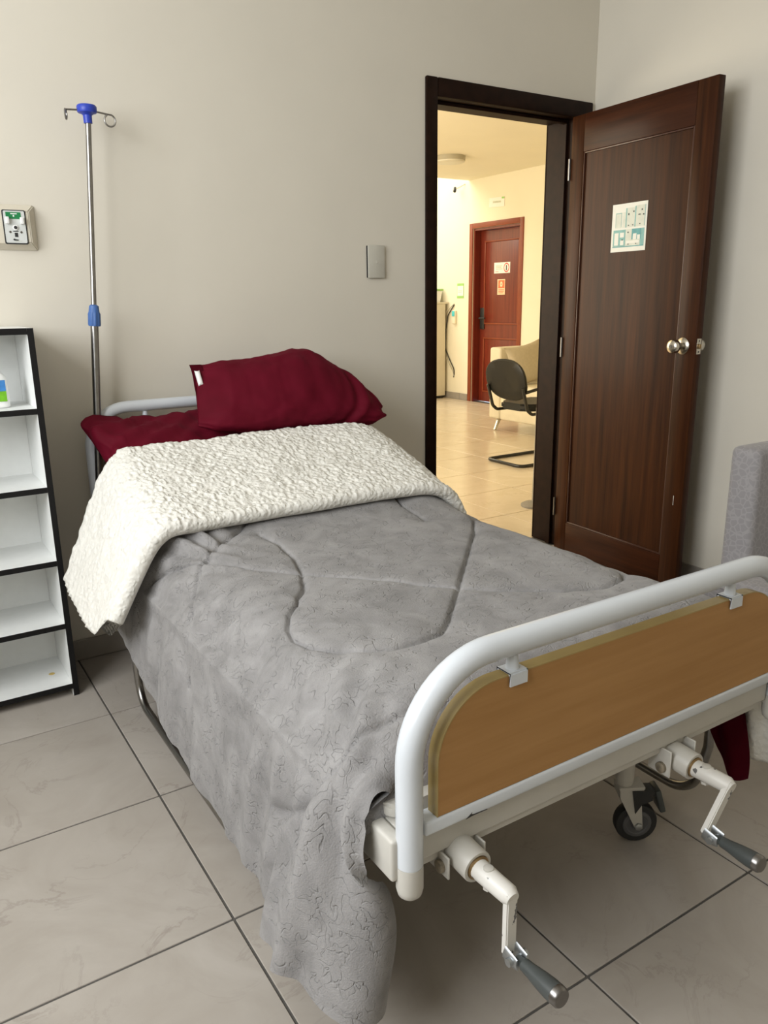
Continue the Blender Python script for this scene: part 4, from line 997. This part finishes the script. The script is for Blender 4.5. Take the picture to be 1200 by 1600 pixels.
bm = grid_bm(P, closeV=True); bm.verts.ensure_lookup_table(); V = list(bm.verts)
bm.faces.new([V[(NS-1)*NC+k] for k in range(NC)]); bm.faces.new([V[k] for k in range(NC)][::-1])
part(pw, 'pillowcase', bm, 'burgundy_cotton', angle=180)
u = np.linspace(0, 1, 10); v = np.linspace(0, 1, 16); U, V_ = np.meshgrid(u, v, indexing='ij')
FXx = .892+.026*U+.004*np.sin(V_*9); FYy = 2.475+.125*V_+.012*(1-U); FZz = .848+.175*V_-.012*U*0+.004*np.sin(V_*14)
part(pw, 'open_hem', double(np.stack([FXx-.012*(1-U), FYy-.020, FZz], -1), .003), 'burgundy_cotton', angle=180, label='open end of the pillowcase')
part(pw, 'inner_pillow', cushion_bm(.009, .030, .010, Matrix.Translation((.897, 2.548, .985)) @ Matrix.Rotation(-.6, 4, 'X')), 'white_plastic', label='white inner pillow peeping out')

# ================================================================== DRIP POLE
iv = thing('drip_pole', 'steel drip stand pole with blue hook head beside the bed head', 'drip stand', (.556, 2.66, .3))
pa, pb = Vector((.5475, 2.66, .40)), Vector((.651, 2.66, 1.765))
dv = (pb-pa).normalized()
def at_z(z): return pa+dv*((z-pa.z)/dv.z)
part(iv, 'outer_tube', tube([at_z(.40), at_z(1.172)], .0125, 18), 'brushed_steel')
part(iv, 'inner_tube', tube([at_z(1.172), at_z(1.765)], .0085, 16), 'brushed_steel')
# fluted collar
bm = bm_new(); seg = 36; rings = []
n1 = dv.orthogonal().normalized(); n2 = dv.cross(n1)
for (z, r_, fl) in ((1.160, .0125, 0), (1.160, .0175, .0), (1.164, .0185, .0012), (1.198, .0180, .0012), (1.204, .0165, 0), (1.222, .0145, 0), (1.226, .009, 0)):
    c = at_z(z); rings.append([bm.verts.new(c+(r_+fl*(1 if (k//2) % 2 else -1))*(math.cos(2*PI*k/seg)*n1+math.sin(2*PI*k/seg)*n2)) for k in range(seg)])
for a, b in zip(rings[:-1], rings[1:]):
    for k in range(seg): bm.faces.new((a[k], a[(k+1) % seg], b[(k+1) % seg], b[k]))
part(iv, 'locking_collar', bm, 'blue_grip', label='fluted blue locking collar')
top = at_z(1.755)
hdp = part(iv, 'hook_head', lathe(top, (0, 0, 1), [(0, .0125), (.022, .013), (.026, .018), (.029, .027), (.034, .029), (.046, .029), (.050, .026), (.051, .01)], 24), 'blue_plastic', label='blue plastic hook head')
hz = 1.790
def hook(dx_, loop_r, ex, ez, plane):
    s = 1 if dx_ > 0 else -1
    pts = [Vector((top.x+s*.025, top.y, hz)), Vector((top.x+dx_, top.y+.0, hz-.004 if s > 0 else hz-.002))]
    c = pts[-1]+Vector((s*loop_r*.35*plane, -loop_r*.6*(1-plane), -loop_r))
    m = 16; A = pts[-1]
    for k in range(1, m+1):
        a = PI/2-s*2*PI*.92*k/m
        pts.append(c+Vector((math.cos(a)*loop_r*plane*1., -math.cos(a)*loop_r*(1-plane)*s, math.sin(a)*loop_r)))
    return tube(pts, .0028, 8)
part(hdp, 'hook', hook(.060, .017, 0, 0, .95), 'brushed_steel')
part(hdp, 'hook', hook(-.062, .014, 0, 0, .3), 'brushed_steel')
# bracket that holds the pole on the bed frame
part(iv, 'bracket', box(.530, .566, 2.640, 2.682, .40, .43, bev=.004), 'cream_enamel')
